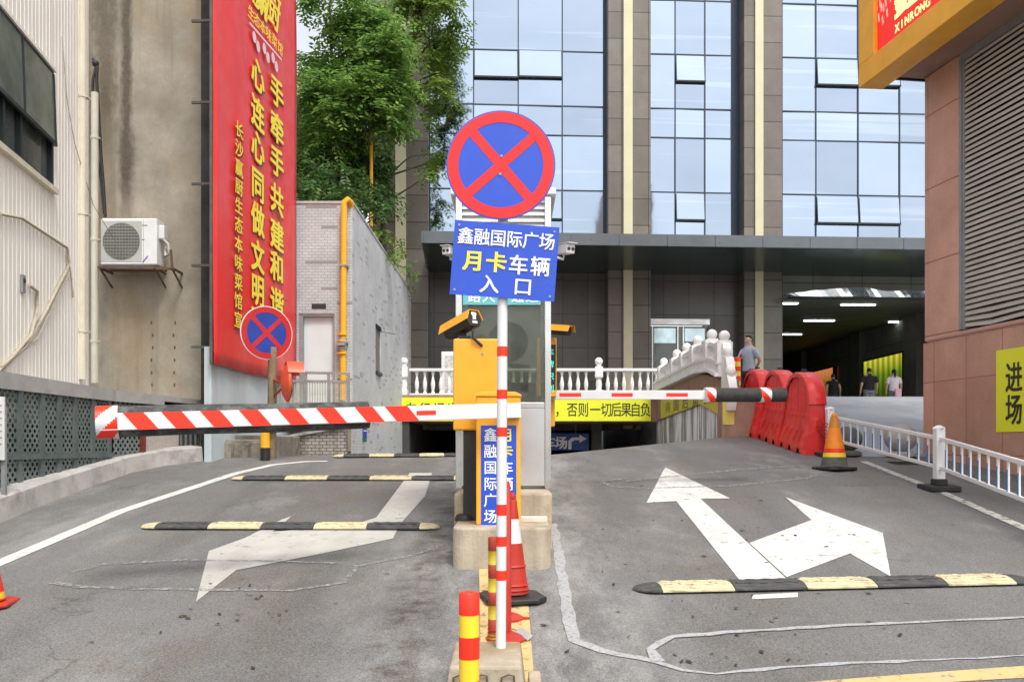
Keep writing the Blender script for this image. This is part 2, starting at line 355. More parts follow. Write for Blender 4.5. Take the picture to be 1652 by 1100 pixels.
CLOTH = mk('red_banner_cloth', (.76,.032,.03), .36, .07, 1.3, .25, bscale=2.5, stain=((.7,.09,.08), .5, .6, .5))
PALEB = mk('pale_blue_painted_wall', (.50,.58,.60), .7, .08, 2, .2, streak=((.36,.41,.42), .5, 6))
DARKGAP = mk('dark_recess_wall', (.03,.028,.025), .8, .4, 3)  # wall colour kept dark to carry the shade of the recess
PIPE_Y = mk('yellow_gas_pipe', (.86,.44,.02), .42, .08, 5)
WOOD = mk('weathered_post', (.22,.17,.1), .8, .25, 8, .4)
RUST = mk('rusty_iron', (.12,.07,.045), .8, .35, 9, .4)
PVC = mk('white_pvc', (.80,.80,.80), .4, .05, 5)
BLUEP = mk('blue_reflector', (.05,.2,.55), .4, .05, 5)
STONE = mk('grey_stone', (.40,.385,.36), .8, .18, 4, .4, stain=((.2,.19,.17), .6, 4, .52))
STONED = mk('dirty_dark_stone', (.11,.105,.09), .8, .3, 5, .4)
BARR = mk('red_barrier_plastic', (.76,.02,.02), .42, .12, 2.5, stain=((.82,.16,.13), .6, 5, .53), streak=((.35,.03,.025), .5, 6))
SKIN = mk('skin', (.52,.31,.21), .5, .06, 20); HAIR = mk('black_hair', (.012,.01,.009), .5, .2, 30)
BARK = mk('bark', (.06,.045,.03), .9, .3, 10, .6)
LOUV = mk('grey_louvre_slat', (.50,.475,.415), .5, .14, 1.2)
TEAL = mk('teal_sign_sheet', (.12,.45,.5), .4, .05, 3)
LED = mkemit('green_led', (.04,.62,.42), .8); TUBE = mkemit('white_tube_light', (.95,1,1), 4.0)
ACW = mk('aged_white_metal', (.74,.74,.73), .45, .06, 5, stain=((.5,.4,.25), .4, 8, .6))
def mkperf():
    m, nt, N, L, B = nm('perforated_grey_sheet'); v = pos(N, L); sp = N.new('ShaderNodeSeparateXYZ'); L.new(v, sp.inputs[0])
    def M(op, a, b):
        x = N.new('ShaderNodeMath'); x.operation = op
        for i, q in enumerate((a, b)):
            if isinstance(q, (int, float)): x.inputs[i].default_value = q
            else: L.new(q, x.inputs[i])
        return x.outputs[0]
    cb = N.new('ShaderNodeCombineXYZ'); u = M('DIVIDE', sp.outputs[1], .105); w = M('DIVIDE', sp.outputs[2], .058)
    fl = M('FLOOR', w, 0); u2 = M('ADD', u, M('MULTIPLY', M('MODULO', M('ADD', fl, 1000), 2), .5))
    fu = M('SUBTRACT', M('FRACT', u2, 0), .5); fw = M('MULTIPLY', M('SUBTRACT', M('FRACT', w, 0), .5), .57)
    r2 = M('ADD', M('MULTIPLY', fu, fu), M('MULTIPLY', fw, fw))
    a = M('GREATER_THAN', r2, .06)
    L.new(mix(N, L, ramp(N, L, noise(N, L, v, 2.5, 6), .35, .7), (.10,.135,.125), (.20,.235,.22)), B.inputs['Base Color'])
    B.inputs['Roughness'].default_value = .55; L.new(a, B.inputs['Alpha']); return m
PERF = mkperf()
def mkleaf(name, a, b, trans=.35):
    m, nt, N, L, B = nm(name); g = N.new('ShaderNodeNewGeometry')
    r = N.new('ShaderNodeValToRGB'); L.new(g.outputs['Random Per Island'], r.inputs[0])
    e = r.color_ramp.elements; e[0].color = c4(a); e[1].color = c4(b)
    x = e.new(.55); x.color = c4(tuple((p*.62+q*.38) for p, q in zip(a, b)))
    L.new(r.outputs[0], B.inputs['Base Color']); B.inputs['Roughness'].default_value = .5; B.inputs['Specular IOR Level'].default_value = .4
    t = N.new('ShaderNodeBsdfTranslucent'); L.new(r.outputs[0], t.inputs[0]); ms = N.new('ShaderNodeMixShader'); ms.inputs[0].default_value = trans
    L.new(B.outputs[0], ms.inputs[1]); L.new(t.outputs[0], ms.inputs[2]); L.new(ms.outputs[0], N['Material Output'].inputs[0]); return m
LEAF = mkleaf('bright_green_leaf', (.065,.17,.035), (.34,.50,.11), .5); LEAFD = mkleaf('dark_green_leaf', (.03,.085,.022), (.15,.25,.06))
LEAFY = mkleaf('yellow_green_leaf', (.09,.17,.025), (.30,.40,.07), .42)

# ================================================================== GROUND
def grid_sheet(name, xs, ys, mat, lift=0, zf=gz, keep=None):
    mb = MB(); nx = len(xs); mb.v = [Vector((x, y, zf(x, y)+lift)) for y in ys for x in xs]
    for j in range(len(ys)-1):
        for i in range(nx-1):
            if keep and not keep((xs[i]+xs[i+1])/2, (ys[j]+ys[j+1])/2): continue
            mb.f.append([j*nx+i, j*nx+i+1, (j+1)*nx+i+1, (j+1)*nx+i]); mb.m.append(0)
    return tag(mb.build(name, mat, smooth=30), kind='structure')
xs = sorted(set([-600,-200,-60,-25,-12,-9,-7] + [round(-6+.25*i, 3) for i in range(61)] + [-3.46,-3.44,4.69,4.71,10,12,18,25,60,200,600]))
ys = sorted(set([-600,-150,-40,-10,0,2,4,4.7251] + [round(5+.25*i, 3) for i in range(101)] + [34,38,44,46,46.2,60,100,200,600]))
def gz_ground(x, y):
    if y > 46.1 and x < 4.7: return gz(-6, 20)
    return gz(x, y)
grid_sheet('ground', xs, ys, ASPHALT, 0, gz_ground)
px_ = [round(5.5+.125*i, 3) for i in range(21)]+[8.5,9,10,12,16,22]
py_ = [14.72]+[round(15+.25*i, 3) for i in range(32)]+[24,26,27,30,33]
grid_sheet('paving', px_, py_, PAVE, .006, gz)

def decal(name, polys, mat, lift=.005, flat=True):
    mb = MB()
    for pl in polys:
        pts = []
        for q in pl:
            g = G(*q); z = max(g.z, 0) if not flat else g.z
            pts.append(Vector((g.x, g.y, z+lift)))
        mb.poly(pts)
    return tag(mb.build(name, mat), kind='structure')
def ribbon(name, pts, w0, mat, lift=.006, step=.12, jag=.012):
    """line of worn paint: points on the ramp plane (photo pixels), width in metres"""
    gp = [G(*q) for q in pts]; ws = w0 if isinstance(w0, list) else [w0]*len(gp); cl = []
    for i in range(len(gp)-1):
        n = max(1, int((gp[i+1]-gp[i]).length/step))
        for k in range(n): cl.append((gp[i].lerp(gp[i+1], k/n), ws[i]+(ws[i+1]-ws[i])*k/n))
    cl.append((gp[-1], ws[-1])); mb = MB(); vs = []
    for i, (p, w) in enumerate(cl):
        a = cl[max(0, i-1)][0]; b = cl[min(len(cl)-1, i+1)][0]; t = (b-a); t.z = 0; t.normalize(); n = Vector((-t.y, t.x, 0))
        for sgn in (-1, 1):
            q = p+n*sgn*(w/2+random.uniform(-jag, jag)); vs.append((q.x, q.y, gz(q.x, q.y)+lift))
    mb.add(vs, [(2*i, 2*i+1, 2*i+3, 2*i+2) for i in range(len(cl)-1)])
    return tag(mb.build(name, mat), kind='structure')
ribbon('lane_line', [(-60,932),(0,908),(195,825),(380,764),(440,750),(490,745),(528,744)], [.16,.16,.15,.15,.13,.12,.11], WHITEP, jag=.004)
ribbon('lane_line', [(1393,744.5),(1440,763),(1508,789),(1600,829),(1700,872)], [.13]*5, DULLP, jag=.004)
decal('painted_arrow', [[(1073,754),(1178,804),(1130,804.5),(1272,937),(1203,948),(1091,808.5),(1043,811)],
                        [(1267,802),(1424,860),(1437,930),(1371,893),(1269,931),(1209,876),(1309,839)]], WHITEP)
decal('painted_arrow', [[(661,763),(697,763),(686,800),(645,846),(634,869),(520,893),(381,920),(316,971),(337,889),(395,868),(455,838),(470,833),(461,841),(440,858),(570,847),(607,835)]], WORNP)
decal('stop_line', [[(1213,960),(1287,956),(1287,963.5),(1213,967)]], WHITEP)
decal('lane_line', [[(773,918),(848,918),(862,1100),(776,1100)]], YELP)
decal('lane_line', [[(1230,1107),(1400,1093),(1560,1081),(1720,1070),(1720,1090),(1560,1099),(1420,1109),(1300,1119)]], YELP, flat=True)
ribbon('sealant_line', [(893,845),(900,890),(912,965),(926,1034),(970,1050),(1062,1068),(1100,1082),(1155,1088),(1300,1074),(1480,1066),(1700,1056)], [.07,.09,.09,.08,.06,.05,.05,.04,.03,.03,.03], CHALK, jag=.014)
ribbon('sealant_line', [(1062,1068),(1050,1048),(1084,1028),(1200,1019),(1400,1008),(1700,994)], [.07,.07,.06,.05,.045,.05], CHALK, .008, jag=.012)
ribbon('sealant_line', [(110,925),(170,910),(300,904),(460,906),(560,910),(572,918),(555,940),(470,953),(250,951),(130,947),(85,940)], .06, FAINT, .007, jag=.012)
ribbon('sealant_line', [(570,915),(660,898),(716,880)], .05, FAINT, .0075, jag=.01)
ribbon('sealant_line', [(1005,777),(1180,759),(1290,752),(1345,757),(1300,772),(1180,784),(1040,788),(985,785),(970,778),(1005,772)], .10, FAINT, .007, jag=.02)
# fallen leaves: small dark curled flakes
mb = MB()
for k in range(150):
    if k < 90: px, py = random.gauss(1190, 110), random.uniform(800, 1075)
    elif k < 120: px, py = random.gauss(370, 60), random.uniform(930, 1010)
    else: px, py = random.uniform(60, 1600), random.uniform(780, 1090)
    g = G(px, py); a = random.uniform(0, 6.3); l = random.uniform(.012, .04); w = l*random.uniform(.25,.5)
    e1 = Vector((math.cos(a), math.sin(a), .1)); e2 = Vector((-math.sin(a), math.cos(a), random.uniform(-.3,.3))); z = Vector((0,0,.012))
    mb.add([g+z-e1*l, g+z*.8+e2*w, g+z+e1*l, g+z*1.1-e2*w], [(0,1,2,3)])
tag(mb.build('fallen_leaves', mk('dead_leaf', (.04,.03,.02), .8, .4, 9)), 'dark dead leaves scattered over the asphalt lanes', 'leaves', kind='stuff')
# ================================================================== SPEED BUMPS
def bump_profile(w, h):
    return [(-w/2,0),(-w/2,.012),(-w*.34,h*.72),(-w*.15,h),(w*.15,h),(w*.34,h*.72),(w/2,.012),(w/2,0)]
def speed_bump(a, b, caps, segs, label, first_cap=None):
    """a, b: end points on the ground; caps: colour of round ends; segs: colours in order"""
    a = Vector(a); b = Vector(b); L = (b-a).length; ex = (b-a).normalized(); ey = Vector((-ex.y, ex.x, 0)).normalized(); ez = ex.cross(ey)
    t = thing('speed_bump', a.lerp(b, .5), label, 'speed bump', 'rubber speed bumps across the lanes'); t.location.z -= .005
    cl = .2; sl = (L-2*cl)/len(segs); Mx = frame(a, ex, ey, ez); pr = bump_profile(.32, .05)
    for k, cc in enumerate(segs):
        x0 = cl+k*sl+.004; x1 = cl+(k+1)*sl-.004; mb = MB(); mb.M = Mx
        n = 9; vs = []
        for i in range(n+1):
            x = x0+(x1-x0)*i/n; wv = .006*math.sin(i*2.2)
            vs += [(x, y+wv*(0 if z < .02 else 1), z) for y, z in pr]
        m = len(pr); fs = [(i*m+j, i*m+j+1, (i+1)*m+j+1, (i+1)*m+j) for i in range(n) for j in range(m-1)]
        fs += [list(range(m)), [n*m+j for j in range(m)][::-1]]
        mb.add(vs, fs)
        for r in range(2):       # wavy grip ribs across the top
            yy = -.07+.14*r; pts = [(x0+.03+(x1-x0-.06)*i/16, yy+.014*math.sin(i*1.55), .052-(.004 if True else 0)) for i in range(17)]
            mb.tube(pts, .007, 5)
        o = mb.build('segment', SPEED_Y if cc == 'y' else SPEED_B, t, smooth=40)
        for fx in (.28, .72): bt = MB(); bt.M = Mx; bt.lathe([(.014,0),(.014,.052),(.006,.054)], (x0+(x1-x0)*fx, -.045, 0), 8); bt.build('bolt', RUST, o)
    for e, cc in ((0, caps[0]), (1, caps[1])):
        mb = MB(); mb.M = Mx; vs = []; m = len(pr); n = 6
        for i in range(n+1):
            q = math.cos(i/n*math.pi/2*.98); x = cl*(1-i/n) if e == 0 else L-cl*(1-i/n); qq = max(.08, math.sqrt(max(0, 1-(i/n)**2)))
            vs += [(x, y*qq, max(.002, z*(qq**.7)) if z > .005 else 0) for y, z in pr]
        fs = [(i*m+j, i*m+j+1, (i+1)*m+j+1, (i+1)*m+j) for i in range(n) for j in range(m-1)]
        mb.add(vs, fs); mb.build('end_cap', SPEED_Y if cc == 'y' else SPEED_B, t, smooth=40)
    return t
def GA(px, py, l=0): g = G(px, py); g.z = gz(g.x, g.y)+l; return g
speed_bump(GA(1020,951), GA(1658,936), 'kk', 'ykykyk'[:5], 'black and yellow speed bump crossing the right lane in front of the white arrows')
speed_bump(GA(228,850), GA(710,851), 'yy', 'kykyk', 'nearest speed bump of the left lane, lying over the tail of the bent white arrow')
speed_bump(GA(373,773), GA(756,773), 'yy', 'kykyk', 'middle speed bump of the left lane, ending behind the orange ticket machine')
a3 = P(536,741,14.75); b3 = P(775,734,15.0); a3.z = gz(a3.x, a3.y)+.004; b3.z = gz(b3.x, b3.y)+.004
speed_bump(a3, b3, 'yk', 'kykyk', 'farthest speed bump on the ramp crest before the dark garage mouth')

# ================================================================== NO STOPPING SIGN ON ITS BLOCK
bz = .02
blk = thing('concrete_block', (-.09, 4.84, 0), 'pale concrete footing block under the striped sign post, with rusty lifting loops', 'concrete block')
mb = MB(); mb.prism([(-.36,4.52,0),(.075,4.52,0),(.05,4.52,.205),(-.325,4.52,.205)], (0,.46,.03)); mb.build('block', CONC, blk, bevel=.015)
for x in (-.27, -.16, -.02): mb = MB(); mb.tube([(x-.035,4.515,.10),(x-.035,4.508,.15),(x,4.506,.165),(x+.03,4.508,.16),(x+.035,4.514,.09)], .005, 6); mb.build('lifting_loop', RUST, blk, smooth=60)
mb = MB(); mb.prism([(.085,4.58,0.001),(.16,4.58,0.001),(.155,4.58,.10),(.09,4.58,.10)], (0,.2,.02)); tag(mb.build('concrete_block', CONC, bevel=.01), 'small grey concrete chunk beside the footing block of the sign post', 'concrete block')
DP = 4.86; sg = thing('no_stopping_sign', (P(808,1060,DP).x, DP, .2), 'tall red and white banded post carrying a round no-stopping sign over a blue entrance board', 'road sign')
p0 = P(808,1058,DP); p1 = P(812,230,DP); p0.z = .2
mb = MB(); mb.tube([p0, p1], .0285, 16); pole = mb.build('pole', WHT, sg, smooth=50)
def onpole(y): return p0.lerp(p1, (1058-y)/(1058-230))
for y0, y1 in ((562,578),(632,647),(693,708),(818,836),(870,886),(925,941)):
    mb = MB(); mb.tube([onpole(y1), onpole(y0)], .0291, 16); mb.build('red_band', REDB, pole, smooth=50)
roll = math.radians(-4.2); ex = Vector((math.cos(roll),0,math.sin(roll))); ez = Vector((-math.sin(roll),0,math.cos(roll))); ny = Vector((0,-1,0))
c = P(808,267,DP-.05); R = .302
def disc(mb, c, r, y, mat=0, n=56, th=.004): mb.prism([c+ex*(r*math.cos(2*math.pi*i/n))+ez*(r*math.sin(2*math.pi*i/n))+ny*y for i in range(n)], ny*th, mat)
mb = MB(); disc(mb, c, R, 0); dsc = mb.build('sign_disc', BLUE, sg)
def ring(mb, c, r0, r1, y, n=72, ex=ex, ez=ez, ny=ny):
    for i in range(n):
        a0 = 2*math.pi*i/n; a1 = 2*math.pi*(i+1)/n
        q = [c+(ex*math.cos(a)+ez*math.sin(a))*r+ny*y for a, r in ((a0,r0),(a0,r1),(a1,r1),(a1,r0))]; mb.poly(q)
def bars(mb, c, r, w, y, ex=ex, ez=ez, ny=ny, tilt=0):
    for s in (1, -1):
        a = math.radians(45*s+tilt); d = ex*math.cos(a)+ez*math.sin(a); n = ex*(-math.sin(a))+ez*math.cos(a)
        mb.poly([c-d*r-n*w+ny*(y+.0002*s), c+d*r-n*w+ny*(y+.0002*s), c+d*r+n*w+ny*(y+.0002*s), c-d*r+n*w+ny*(y+.0002*s)])
mb = MB(); ring(mb, c, .235, .2945, .0060); bars(mb, c, .237, .0265, .0055); mb.build('red_cross_ring', RED, dsc)
bt = P(814,421,DP-.04); bw, bh = .582, .412
mb = MB(); mb.prism([bt+ex*(-bw/2)+ez*(-bh/2), bt+ex*(bw/2)+ez*(-bh/2), bt+ex*(bw/2)+ez*(bh/2), bt+ex*(-bw/2)+ez*(bh/2)], ny*.006)
bd = mb.build('sign_board', BLUE, sg)
def lay(rows):
    mb = MB()
    for s, us, v, w, h, b, mt in rows:
        for ch, u in zip(s, us): put(mb, ch, bt+ny*.006, ex, ez, u, v, w, h, b, mt)
    return mb
u6 = [-.225+.0905*i for i in range(6)]
lay([('鑫融国际广场', u6, .122, .092, .098, .012, 0), ('月卡', [-.172,-.045], -.012, .118, .118, .03, 1), ('车辆', [.078,.2], -.018, .112, .114, .018, 0),
     ('入口', [-.075,.112], -.135, .112, .106, .016, 0)]).build('lettering', [WHTL, YELL], bd)
for u, v in ((-.265,.18),(.265,.18),(-.265,-.18),(.265,-.18)):
    mb = MB(); q = bt+ex*u+ez*v+ny*.0055; mb.tube([q, q+ny*.004], .007, 8); mb.build('bolt', GREYM, bd)
for v in (.05, -.05):
    mb = MB(); q = c+ez*v+ny*.0058; mb.tube([q, q+ny*.003], .008, 8); mb.build('bolt', GREYM, dsc)
mb = MB()
for z in (.11, -.11): mb.box(bt.x-.05, bt.x+.05, DP-.033, DP+.035, bt.z+z-.012, bt.z+z+.012)
mb.box(c.x-.06, c.x+.06, DP-.046, DP+.035, c.z-.2, c.z-.17); mb.build('clamp', GREYM, sg)

# ---- delineator posts
FADR = mk('faded_red_plastic', (.36,.04,.015), .5, .2, 9); FADY = mk('faded_yellow_band', (.55,.42,.03), .5, .15, 9)
def striped_post(name, loc, r, h, label, n_b=7, base=True, cat='bollard', rib=False):
    t = thing(name, loc, label, cat, 'flexible red and yellow posts')
    x, y, z = loc; mb = MB(); step = h/n_b; prof = []; mats = []
    for i in range(n_b):
        z0 = h-(i+1)*step; z1 = h-i*step; prof = [(r*(1.0 if i % 2 == 0 else .97), z0), (r*(1.0 if i % 2 == 0 else .97), z1-.001)] + prof
    prof[-1] = (r, h-.008); prof += [(r*.9, h), (r*.35, h), (r*.3, h-.006)]
    k = len(prof); mm = []
    for i in range(k-1): mm.append(0 if (n_b-1-min(n_b-1, i//2)) % 2 == 0 else 1)
    mb.lathe(prof, (x,y,z), 20, mats=mm)
    if rib:
        for i in range(9): mb.lathe([(r*1.12, 0),(r*1.12, .008)], (x,y,z+.02+i*.02), 16, 0)
    mb.build('post', [FADR, FADY] if rib else [REDB, YEL], t, smooth=50)
    if base:
        mb = MB(); mb.lathe([(r*2.2,.0),(r*2.2,.012),(r*1.5,.03),(r*1.2,.035)], (x,y,z), 20); mb.build('base', RED2, t, smooth=50)
    return t
q = P(757,955,3.42); striped_post('flexible_post', (q.x, 3.42, 0), .041, q.z, 'thick bright red and yellow banded flexible post, nearest to the camera', 9)
q = P(795,866,5.25); striped_post('flexible_post', (q.x, 5.25, gz(q.x,5.25)), .0285, q.z-gz(q.x,5.25), 'thin faded red and yellow post close to the left of the white sign pole', 9, False, rib=True)
q = P(818,776,5.62); gq = gz(q.x,5.62); rp = thing('flexible_post', (q.x,5.62,gq), 'plain red slim post hidden close behind the white sign pole', 'bollard', 'flexible red and yellow posts')
mb = MB(); h = q.z-gq; mb.lathe([(.028,0),(.028,h*.93),(.02,h*.94),(.02,h*.98),(.012,h)], (q.x,5.62,gq), 16); mb.build('post', RED2, rp, smooth=50)
mb = MB(); mb.lathe([(.135,0),(.135,.012),(.09,.03),(.04,.05)], (q.x-.005,5.62,gq), 24); mb.build('base', RED2, rp, smooth=50)
g = G(822,998); mb = MB(); mb.lathe([(.10,0),(.10,.012),(.07,.03),(.03,.045)], (g.x, g.y, g.z), 20); mb.box(g.x+.04, g.x+.14, g.y-.03, g.y+.0, g.z+.004, g.z+.016)
tag(mb.build('post_base', RED2, smooth=50), 'red broken post base lying on the yellow stripe under the cone edge', 'post base')
g = G(838,1031); mb = MB(); mb.prism([g+Vector((-.05,.07,.01)), g+Vector((.02,.10,.05)), g+Vector((.085,-.03,.02)), g+Vector((.05,-.06,.002))], (0,0,.014))
tag(mb.build('broken_plate', STONE, bevel=.004), 'tilted piece of broken grey plate beside the red post base', 'debris')

# ---- cones
def cone(loc, h, r0, base_w, bands, mats, label, ringed=False, square=True, rz=0):
    t = thing('traffic_cone', loc, label, 'traffic cone', 'traffic cones on the road', rz)
    mb = MB(); prof = []; mm = []
    bh = .05*h/.75; rt = r0*.22
    def rr(z): return r0+(rt-r0)*z/h
    zs = sorted(set([0]+[b[0] for b in bands]+[b[1] for b in bands]+[.93]))
    zz = []
    for z in zs: zz.append(z)
    prof = []; mm = []
    for i in range(len(zs)-1):
        z0, z1 = zs[i], zs[i+1]; mi = 0
        for a, b, k in bands:
            if z0 >= a-1e-6 and z1 <= b+1e-6: mi = k
        prof += [(rr(z0*h), bh+z0*(h-bh)), (rr(z1*h), bh+z1*(h-bh)-.0005)]; mm += [mi, mi]
    prof += [(rt*.8, h*.945),(rt*1.05, h*.95),(rt*1.05, h*.975),(rt*.8, h*.98),(rt*.7, h)]; mm += [0]*5
    mm = mm[:len(prof)-1]
    M4 = chain(t); mb.M = M4; mb.lathe(prof, (0,0,0), 28, mats=mm)
    if ringed:
        for z in (.03,.075,.26): mb.lathe([(rr(z*h)*1.0, 0),(rr(z*h)*1.06+.004, .008),(rr(z*h)*1.0, .018)], (0,0,bh+z*(h-bh)), 28, 0)
    mb.build('cone_body', mats, t, smooth=40)
    mb = MB(); mb.M = M4; w = base_w/2; k = w*.35 if square else w*.55
    oc = [(-w,-w+k),(-w+k,-w),(w-k,-w),(w,-w+k),(w,w-k),(w-k,w),(-w+k,w),(-w,w-k)]
    mb.prism([(x,y,.0) for x, y in oc], (0,0,bh*.75)); mb.build('base', mats[-1], t, bevel=.012)
    return t
g = G(826,966); cone((g.x, g.y, g.z-.004), .80, .125, .46, [(.50,.74,1)], [RED2, WHT, BLK], 'red traffic cone with one white band on a black base, just behind the sign pole', True, rz=.25)
g = G(1346,757); cone((g.x, g.y, g.z-.002), .86, .20, .56, [(0,.17,2),(.17,.25,1),(.25,.33,3),(.72,.93,4)], [ORCONE, YEL, STONED, REDB, mk('brownish_orange_plastic', (.6,.2,.02), .5, .2, 6), BLK], 'worn orange cone with yellow band and black foot beside the white railing', rz=.4)
g = P(-27,962,6.35); lc = cone((g.x, 6.35, gz(g.x,6.35)-.002), .62, .145, .42, [(.02,.10,1)], [REDB, YEL, RED2], 'bright red cone with white digits and yellow band at the left photo edge', rz=.2)
mb = MB()
for i, ch in enumerate('88873'):
    z = gz(g.x,6.35)+.05+.44-.075*i; rr = .145*(1-.78*(z-gz(g.x,6.35)-.03)/.6)+.006; a = math.radians(-62)
    ctr = Vector((g.x+math.sin(-a)*rr, 6.35-math.cos(a)*rr, z)); put(mb, ch, ctr, (math.cos(a),-math.sin(a)*1,0), (0,0,1), 0, 0, .062, .085, .02)
mb.build('lettering', WHTL, lc)

# ================================================================== CONCRETE ISLAND, GATES, TICKET MACHINES, BOOTH
isl = thing('concrete_island', (0, 7.9, gz(0,7.9)), 'stained concrete island under the orange gate cabinet', 'traffic island')
x0, x1 = P(729,918,7.36).x, P(890,918,7.36).x; zt = P(800,851,7.36).z; n = 7; r = .12
pts = [(x1,8.75),(x0,8.75)]
for i in range(n+1): a = math.pi+math.pi/2*i/n; pts.append((x0+r+r*math.cos(a), 7.36+r+r*math.sin(a)))
for i in range(n+1): a = 1.5*math.pi+math.pi/2*i/n; pts.append((x1-r+r*math.cos(a), 7.36+r+r*math.sin(a)))
mb = MB(); mb.prism([(x, y, -.1) for x, y in pts], (0,0,zt+.1)); mb.build('lower_slab', CONC, isl, bevel=.02)
zb = P(800,789,8.75).z
mb = MB(); mb.box(P(737,0,8.5).x, P(888,0,8.5).x, 8.1, 11.6, -.1, zb-.004); mb.build('booth_plinth', CONC, isl, bevel=.02)
mb = MB(); mb.box(P(838,0,8.05).x, x1-.01, 7.98, 8.096, zt-.02, P(800,838,8.02).z+.03); mb.build('pale_step', mk('pale_screed', (.6,.58,.52), .8, .1, 5), isl, bevel=.008)
# -- barrier gate (narrow cabinet with blue panel and the long arm)
DG = 7.62; gx0, gx1 = P(768,0,DG).x, P(840,0,DG).x; gzt = P(800,634,DG).z
gate = thing('barrier_gate', ((gx0+gx1)/2, DG+.15, zt), 'orange barrier gate with its long padded red and white arm lowered across the left lane', 'barrier gate')
mb = MB(); mb.box(gx0, gx1, DG, DG+.30, zt+.001, gzt-.03); mb.lathe([(.001,0)], (0,0,0), 3) if False else None
gc = mb.build('cabinet', ORANGE, gate, bevel=.012)
mb = MB(); vs = [(gx0-.008,gzt-.0295),(gx1+.008,gzt-.0295),(gx1+.008,gzt-.015),(gx1-.05,gzt+.012),(gx0+.05,gzt+.012),(gx0-.008,gzt-.015)]
mb.prism([(x, DG-.012, z) for x, z in vs], (0,.324,0)); mb.build('lid', ORANGE, gate, bevel=.006)
pz1 = P(800,686,DG).z; pz0 = P(800,851,DG).z+.02; pxa, pxb = P(776,0,DG).x, P(833,0,DG).x
mb = MB(); mb.box(pxa, pxb, DG-.004, DG-.0005, pz0, pz1); pn = mb.build('blue_panel', BLUE, gate)
mb = MB(); cs = (pz1-pz0)/6.15; o_ = Vector((pxa, DG-.0045, pz1))
for i, ch in enumerate('鑫融国际广场'): put(mb, ch, o_, (1,0,0), (0,0,1), .082, -cs*(i+.58), .118, .125, .012, 0, .002)
for i, ch in enumerate('月卡车辆入口'): put(mb, ch, o_, (1,0,0), (0,0,1), .225, -cs*(i+.58), .118, .125, .018, 1 if i < 2 else 0, .002)
mb.build('lettering', [WHTL, YELL], pn)
# arm
A = P(836,662,DG-.06); Bq = P(160,681,6.42); ea = (Bq-A); La = ea.length; ea = ea.normalized(); ua = Vector((0,0,1)); ua = (ua-ea*ua.dot(ea)).normalized(); na = ua.cross(ea) ; na = -na if na.y > 0 else na
Mx = frame(A, ea, ua, na)
mb = MB(); mb.M = Mx; mb.box(-.02, La, -.064, .064, -.022, .022); arm = mb.build('boom_arm', WHT, gate, bevel=.006)
mb = MB(); mb.M = Mx; fx = lambda px: (RP(px, 665, A, na)-A).dot(ea)
for k in range(8):
    s0 = fx(198+62.3*k) if k < 7 else fx(620); wd = .145 if k < 7 else .19
    mb.poly([(s0, .0638, .0236), (s0-wd, .0638, .0236), (s0-wd-.10, -.0638, .0236), (s0-.10, -.0638, .0236)][::-1])
s0 = fx(671); s1 = fx(702); mb.poly([(s0,.02,.0236),(s1,.02,.0236),(s1,-.018,.0236),(s0,-.018,.0236)])
mb.build('red_stripe', REDB, arm)
sb0, sb1 = fx(598), La-.12
mb = MB(); mb.M = Mx; mb.tube([(sb0,.002,-.112),(sb0+.6,-.004,-.112),(sb0+1.4,.006,-.11),(sb1,.002,-.112)], [.112,.115,.117,.118], 22); mb.build('foam_sleeve', FOAM_W, gate, smooth=50)
def wrap(parent, Mx, q0, q1, R2, yc, zc, slope, per, ph):
    mb = MB(); mb.M = Mx; n = 48; k = 28
    for i in range(n):
        t0, t1 = 2*math.pi*i/n, 2*math.pi*(i+1)/n
        for j in range(k):
            a_, b_ = q0+(q1-q0)*j/k, q0+(q1-q0)*(j+1)/k; tt = t0 if t0 < math.pi else t0
            mm = 1 if ((a_-q0)+ph+slope*R2*math.sin(t0)) % per < per*.5 else 0
            mb.poly([(a_,R2*math.sin(t0)+yc,R2*math.cos(t0)+zc),(b_,R2*math.sin(t0)+yc,R2*math.cos(t0)+zc),(b_,R2*math.sin(t1)+yc,R2*math.cos(t1)+zc),(a_,R2*math.sin(t1)+yc,R2*math.cos(t1)+zc)], mm)
    for q in (q0, q1): mb.poly([(q,R2*math.sin(2*math.pi*i/n)+yc,R2*math.cos(2*math.pi*i/n)+zc) for i in range(n)], 0)
    return mb.build('reflective_wrap', [WHT, REDB], parent, smooth=40)
wrap(gate, Mx, La-.125, La+.025, .124, .002, -.088, 1.1, .26, .10)
mb = MB(); mb.box(A.x-.10, A.x+.02, DG-.036, DG+.001, A.z-.05, A.z+.05); mb.build('arm_clamp', BLK, gate, bevel=.005)
# -- ticket machine with number-plate camera, seen from behind
DT = 8.02; tx0, tx1 = P(731,0,DT).x, P(816,0,DT).x; tz0, tz1 = P(0,694,DT).z, P(0,546,DT).z
tm = thing('ticket_machine', ((tx0+tx1)/2, DT+.1, zt), 'orange ticket machine back with a plate-reading camera on top, left of the sign pole', 'ticket machine')
mb = MB(); mb.box(tx0, tx1, DT, DT+.2, tz0, tz1); hb = mb.build('housing', ORANGE, tm, bevel=.018, seg=3)
mb = MB(); mb.box(tx0+.045, tx1-.03, DT-.0015, DT+.001, tz0+.05, tz1-.09)
for sx in (.145, .285):
    for k in range(4): mb.box(tx0+sx, tx0+sx+.035, DT-.003, DT+.001, tz1-.20-.02*k, tz1-.195-.02*k)
mb.build('rear_door', ORDOOR := mk('orange_door_coat', (.84,.375,.02), .4, .05, 3), hb)
mb = MB(); mb.tube([(tx0+.27,DT-.001,tz1-.14),(tx0+.27,DT-.008,tz1-.14)], .012, 10); mb.build('lock', GREYM, hb)
